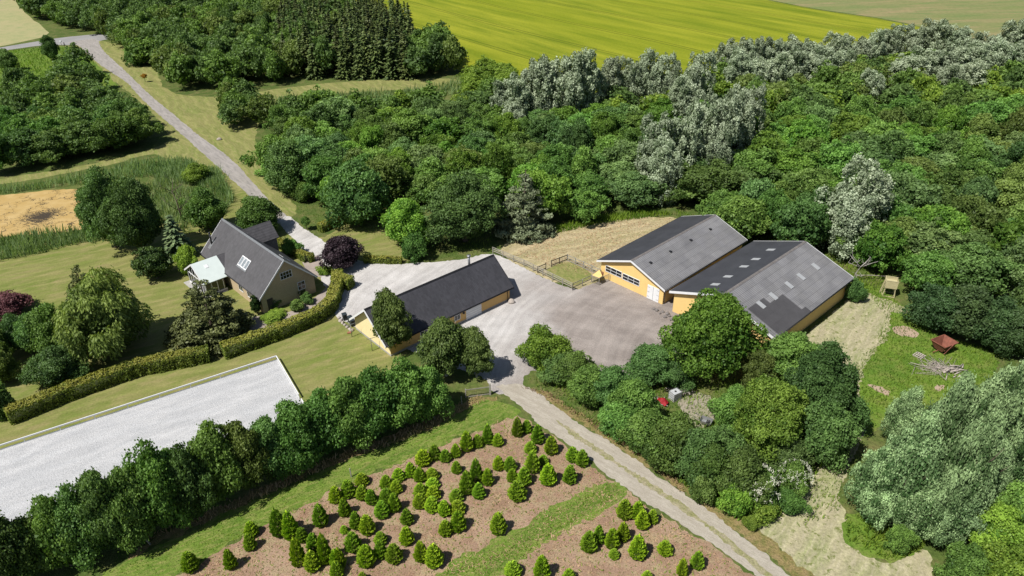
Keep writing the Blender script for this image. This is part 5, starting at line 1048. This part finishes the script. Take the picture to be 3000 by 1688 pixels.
# hunting tower
tb = G(2233, 742); t = empty('hunting_tower', 'pale wooden hunting hide on stilts beside the mown track', 'hunting hide', tb, R(-20)); t.scale = (.82, .82, .85)
for (x, y) in ((-.85, -.75), (.85, -.75), (.85, .75), (-.85, .75)):
    m_ = MB(); m_.bar(Vector((x*1.12, y*1.12, 0)), Vector((x*.9, y*.9, 1.7)), .12, .12, 'tower_wood'); m_.build('leg', t)
m_ = MB()
for a, b_ in (((-.95, -.84), (.95, -.84)), ((.95, -.84), (.95, .84)), ((.95, .84), (-.95, .84)), ((-.95, .84), (-.95, -.84))): m_.bar(Vector((*a, .12)), Vector((*b_, .12)), .1, .1, 'tower_wood')
m_.build('base_frame', t)
m_ = MB(); m_.box((-.95, -.82, 1.62), (.95, .82, 1.7), 'tower_wood'); m_.box((-.95, -.86, 1.7), (.95, -.82, 3.05), 'tower_wood'); m_.box((-.95, .82, 1.7), (.95, .86, 3.05), 'tower_wood'); m_.box((.91, -.82, 1.7), (.95, .82, 3.05), 'tower_wood'); m_.box((-.95, -.82, 1.7), (-.91, .82, 2.7), 'tower_wood')
for x in np.arange(-.8, .9, .2): m_.box((x, -.88, 1.7), (x+.02, -.86, 3.05), 'dark_wood' if False else 'tower_wood')
m_.build('cabin', t)
m_ = MB(); m_.box((-.95, -.3, 2.55), (.95, .86, 2.6), 'tower_wood'); m_.box((-1.0, -.9, 3.06), (1.0, -.78, 3.12), 'tower_wood'); m_.box((-1.0, .78, 3.06), (1.0, .9, 3.12), 'tower_wood'); m_.box((-1.0, -.78, 3.06), (-.9, .78, 3.12), 'tower_wood'); m_.build('roof_frame', t)
m_ = MB(); m_.bar(Vector((-1.3, .2, 0)), Vector((-.95, .1, 2.9)), .05, .07, 'tower_wood'); m_.bar(Vector((-1.3, .6, 0)), Vector((-.95, .5, 2.9)), .05, .07, 'tower_wood')
for z in np.arange(.3, 2.8, .35): f_ = z/2.9; m_.bar(Vector((-1.3+.35*f_, .2-.1*f_, z)), Vector((-1.3+.35*f_, .6-.1*f_, z)), .04, .04, 'tower_wood')
m_.build('ladder', t)
# rusty trailer hopper
tb = G(2368, 882); t = empty('farm_trailer', 'rusty red open hopper trailer in the grass below the dark clump', 'trailer', tb, R(25)); t.scale = (.8, .8, .85)
bt = [(-.9, -.7, .35), (.9, -.7, .35), (.9, .7, .35), (-.9, .7, .35)]; tp = [(-1.55, -1.25, 1.7), (1.55, -1.25, 1.7), (1.55, 1.25, 1.7), (-1.55, 1.25, 1.7)]
m_ = MB(); ib = [(a*.93, b_*.93, c+.06) for a, b_, c in bt]; it = [(a*.95, b_*.95, c) for a, b_, c in tp]
V_ = bt+tp+ib+it; F_ = [(0, 3, 2, 1), (8, 9, 10, 11)]
for i in range(4): j = (i+1) % 4; F_ += [(i, j, 4+j, 4+i), (8+i, 12+i, 12+j, 8+j), (4+i, 4+j, 12+j, 12+i)]
m_.add(V_, F_, 'rust'); m_.build('hopper', t)
m_ = MB()
for i in range(4): a, b_ = Vector(tp[i]), Vector(tp[(i+1) % 4]); m_.bar(a, b_, .1, .1, 'rust')
m_.build('rim', t)
m_ = MB(); m_.bar(Vector((-1.0, -1.1, .3)), Vector((.2, -1.38, 1.85)), .1, .1, 'rust'); m_.bar(Vector((-1.3, -1.15, 1.0)), Vector((1.2, -1.15, 1.0)), .08, .08, 'rust'); m_.build('brace', t)
for y in (-.75, .75):
    m_ = MB(); m_.tube([(0, y-.1, .38), (0, y+.1, .38)], .38, 'black_trim', 20); wv = m_.build('wheel', t); m_ = MB(); m_.tube([(0, y-.11, .38), (0, y+.11, .38)], .18, 'rust', 14); m_.build('rim', wv)
m_ = MB(); m_.bar(Vector((-.9, 0, .35)), Vector((-2.1, 0, .3)), .1, .1, 'rust'); m_.build('drawbar', t)
m_ = MB(); m_.box((-.15, -1.02, .9), (.12, -1.04, 1.1), 'white_paint'); m_.build('plate', t)
# pallets, wood pile, brush
def sticks(name, u, v, n, L, rad, w_, mat, label, cat='pile', h=.5, ang=None):
    m_ = MB()
    for i in range(n):
        a = random.uniform(0, 6.28) if ang is None else ang+random.gauss(0, .25); l = L*random.uniform(.5, 1.1); c = Vector((random.gauss(0, w_), random.gauss(0, w_*.6), random.uniform(.04, h)*math.exp(-random.random())))
        d = Vector((math.cos(a), math.sin(a), random.uniform(-.15, .2)))*l/2; e0, e1 = c-d, c+d; e0.z = max(e0.z, .03); e1.z = max(e1.z, .03); m_.tube([e0, (e0+e1)/2+Vector((0, 0, .03)), e1], [rad, rad, rad*.6], mat, 5)
    return tag(m_.build(name, None, G(u, v)), label, cat)
sticks('log_pile', 2395, 934, 36, 1.5, .07, .8, 'dead_wood', 'heap of grey logs and planks in the grass', 'log pile', .7, .4)
sticks('brush_pile', 2352, 925, 80, 2.6, .025, 1.0, 'dead_wood', 'thin brushwood scattered left of the log heap', 'brushwood', .5)
t = empty('pallet', 'broken grey pallet on the grass left of the rusty trailer', 'pallet', G(2312, 896), R(35))
for i in range(5): m_ = MB(); m_.box((-.6, -.55+i*.25, .12), (.6, -.43+i*.25, .15), 'dead_wood'); m_.build('slat', t)
for x in (-.55, 0, .5): m_ = MB(); m_.box((x, -.55, .0), (x+.08, .57, .12), 'dead_wood'); m_.build('bearer', t)
# clearing junk
t = empty('water_tank', 'white caged water tank in the clearing', 'water tank', G(1697, 1003), R(30))
m_ = MB(); m_.box((-.55, -.45, .15), (.55, .45, 1.05), 'white_plastic'); m_.build('tank', t); m_ = MB()
for x in np.linspace(-.58, .58, 6):
    for y in (-.48, .48): m_.bar(Vector((x, y, .1)), Vector((x, y, 1.1)), .025, .025, 'zinc', (1, 0, 0))
for z in (.2, .5, .8, 1.1):
    for y in (-.48, .48): m_.bar(Vector((-.58, y, z)), Vector((.58, y, z)), .025, .025, 'zinc')
    for x in (-.58, .58): m_.bar(Vector((x, -.48, z)), Vector((x, .48, z)), .025, .025, 'zinc')
m_.build('cage', t); m_ = MB(); m_.box((-.6, -.5, 0), (.6, .5, .1), 'fence_wood'); m_.build('pallet_base', t); m_ = MB(); m_.tube([(0, 0, 1.05), (0, 0, 1.12)], .12, 'black_trim', 12); m_.build('lid', t)
m_ = MB(); n = 9; vs = []; fs = []
for i in range(n):
    for j in range(n):
        x, y = (i/(n-1)-.5)*1.3, (j/(n-1)-.5)*.9; vs.append((x, y, .05+.75*math.exp(-(x*x*1.6+y*y*4))+.16*math.sin(9*x+4*y)*math.sin(8*y+2*x)))
for i in range(n-1):
    for j in range(n-1): fs.append((i*n+j, (i+1)*n+j, (i+1)*n+j+1, i*n+j+1))
m_.add(vs, fs, 'red_cloth', True); tag(m_.build('tarpaulin', None, G(1666, 1016), R(-40)), 'crumpled bright red tarpaulin beside the white water tank', 'tarpaulin')
sticks('firewood_pile', 1705, 985, 40, .9, .07, .6, 'dead_wood', 'pale firewood pile behind the white water tank', 'firewood', .9)
sticks('firewood_pile', 1725, 988, 30, .9, .06, .5, 'dead_wood', 'small firewood heap right of the white water tank', 'firewood', .5)
sticks('firewood_pile', 1648, 1012, 36, .9, .06, .5, 'dead_wood', 'firewood heap left of the red tarpaulin', 'firewood', .6)
t = empty('garden_cart', 'small grey metal cart half hidden at the edge of the clearing', 'cart', G(1775, 1068), R(-30)); m_ = MB(); m_.add([(-.5, -.35, .3), (.5, -.35, .3), (.5, .35, .3), (-.5, .35, .3), (-.65, -.5, .7), (.65, -.5, .7), (.65, .5, .7), (-.65, .5, .7)], [(0, 3, 2, 1), (0, 1, 5, 4), (1, 2, 6, 5), (2, 3, 7, 6), (3, 0, 4, 7)], 'zinc'); m_.build('tray', t)
m_ = MB(); m_.tube([(.2, -.4, .25), (.2, .4, .25)], .22, 'black_trim', 14); m_.build('wheel', t); m_ = MB(); m_.bar(Vector((-.6, .3, .6)), Vector((-1.3, .3, .8)), .04, .04, 'zinc'); m_.bar(Vector((-.6, -.3, .6)), Vector((-1.3, -.3, .8)), .04, .04, 'zinc'); m_.build('handle', t)
# gate by the track
fence([G(1232, 992), G(1172, 1000)], 1.25, 3.2, 'dark wire gate between the shaded yard exit and the tree row', rails=(.1, 1.15), wood='fence_wood', mesh='wire', name='farm_gate', cat='gate', pr=.06)
for (u, v, lb) in ((1233, 993, 'thick weathered gate post at the yard exit'),): m_ = MB(); m_.prism([(-.11, -.11, 0), (.11, -.11, 0), (.11, .11, 0), (-.11, .11, 0)], (0, 0, 1.6), 'fence_wood'); tag(m_.build('gate_post', None, G(u, v)), lb, 'post')
for i, (u, v, lb) in enumerate(((1095, 1056, 'leaning fence post with a strut at the foot of the tree row'), (1162, 1018, 'thin fence post in the shade near the wire gate'), (884, 1200, 'thin fence post below the middle of the tree row'), (378, 1370, 'pale slanting post at the foot of the tree row'))):
    m_ = MB(); ln = .35 if 'slanting' in lb or 'leaning' in lb else .03; m_.bar(Vector((0, 0, 0)), Vector((-ln, 0, 1.2)), .1, .1, 'fence_wood'); 
    if 'strut' in lb: m_.bar(Vector((-.9, 0, 0)), Vector((-.2, 0, .9)), .07, .07, 'fence_wood')
    tag(m_.build('fence_post', None, G(u, v)), lb, 'post')
# mailbox + marker by the junction
t = empty('mailbox', 'white mailbox on a post at the road junction', 'mailbox', G(155, 114)); m_ = MB(); m_.box((-.05, -.05, 0), (.05, .05, 1.1), 'fence_wood'); m_.build('post', t); m_ = MB(); m_.box((-.3, -.25, 1.1), (.3, .25, 1.5), 'white_paint'); m_.build('box', t)
m_ = MB(); m_.box((-.1, -.1, 0), (.1, .1, 1.2), 'dark_wood'); tag(m_.build('marker_post', None, G(163, 116)), 'dark wooden marker post beside the white mailbox', 'post')
m_ = MB(); m_.tube([(-2.2, 0, .6), (0, .1, .66), (2.4, 0, .6)], .05, 'dead_wood', 6)
for x in (-2.1, 2.2): m_.bar(Vector((x, 0, 0)), Vector((x, 0, .65)), .08, .08, 'dead_wood', (1, 0, 0))
tag(m_.build('wooden_rail', None, G(2190, 703), R(-6)), 'pale horizontal pole between the dead tree and the hunting hide', 'rail')
m_ = MB(); m_.add([(-.5, -.35, .3), (.5, -.35, .3), (.5, .35, .3), (-.5, .35, .3), (-.4, -.25, .05), (.4, -.25, .05), (.4, .25, .05), (-.4, .25, .05)], [(0, 1, 5, 4), (1, 2, 6, 5), (2, 3, 7, 6), (3, 0, 4, 7), (4, 5, 6, 7)], 'green_plastic'); tag(m_.build('paddling_tub', None, G(596, 808)), 'green plastic tub behind the broad fir', 'tub')
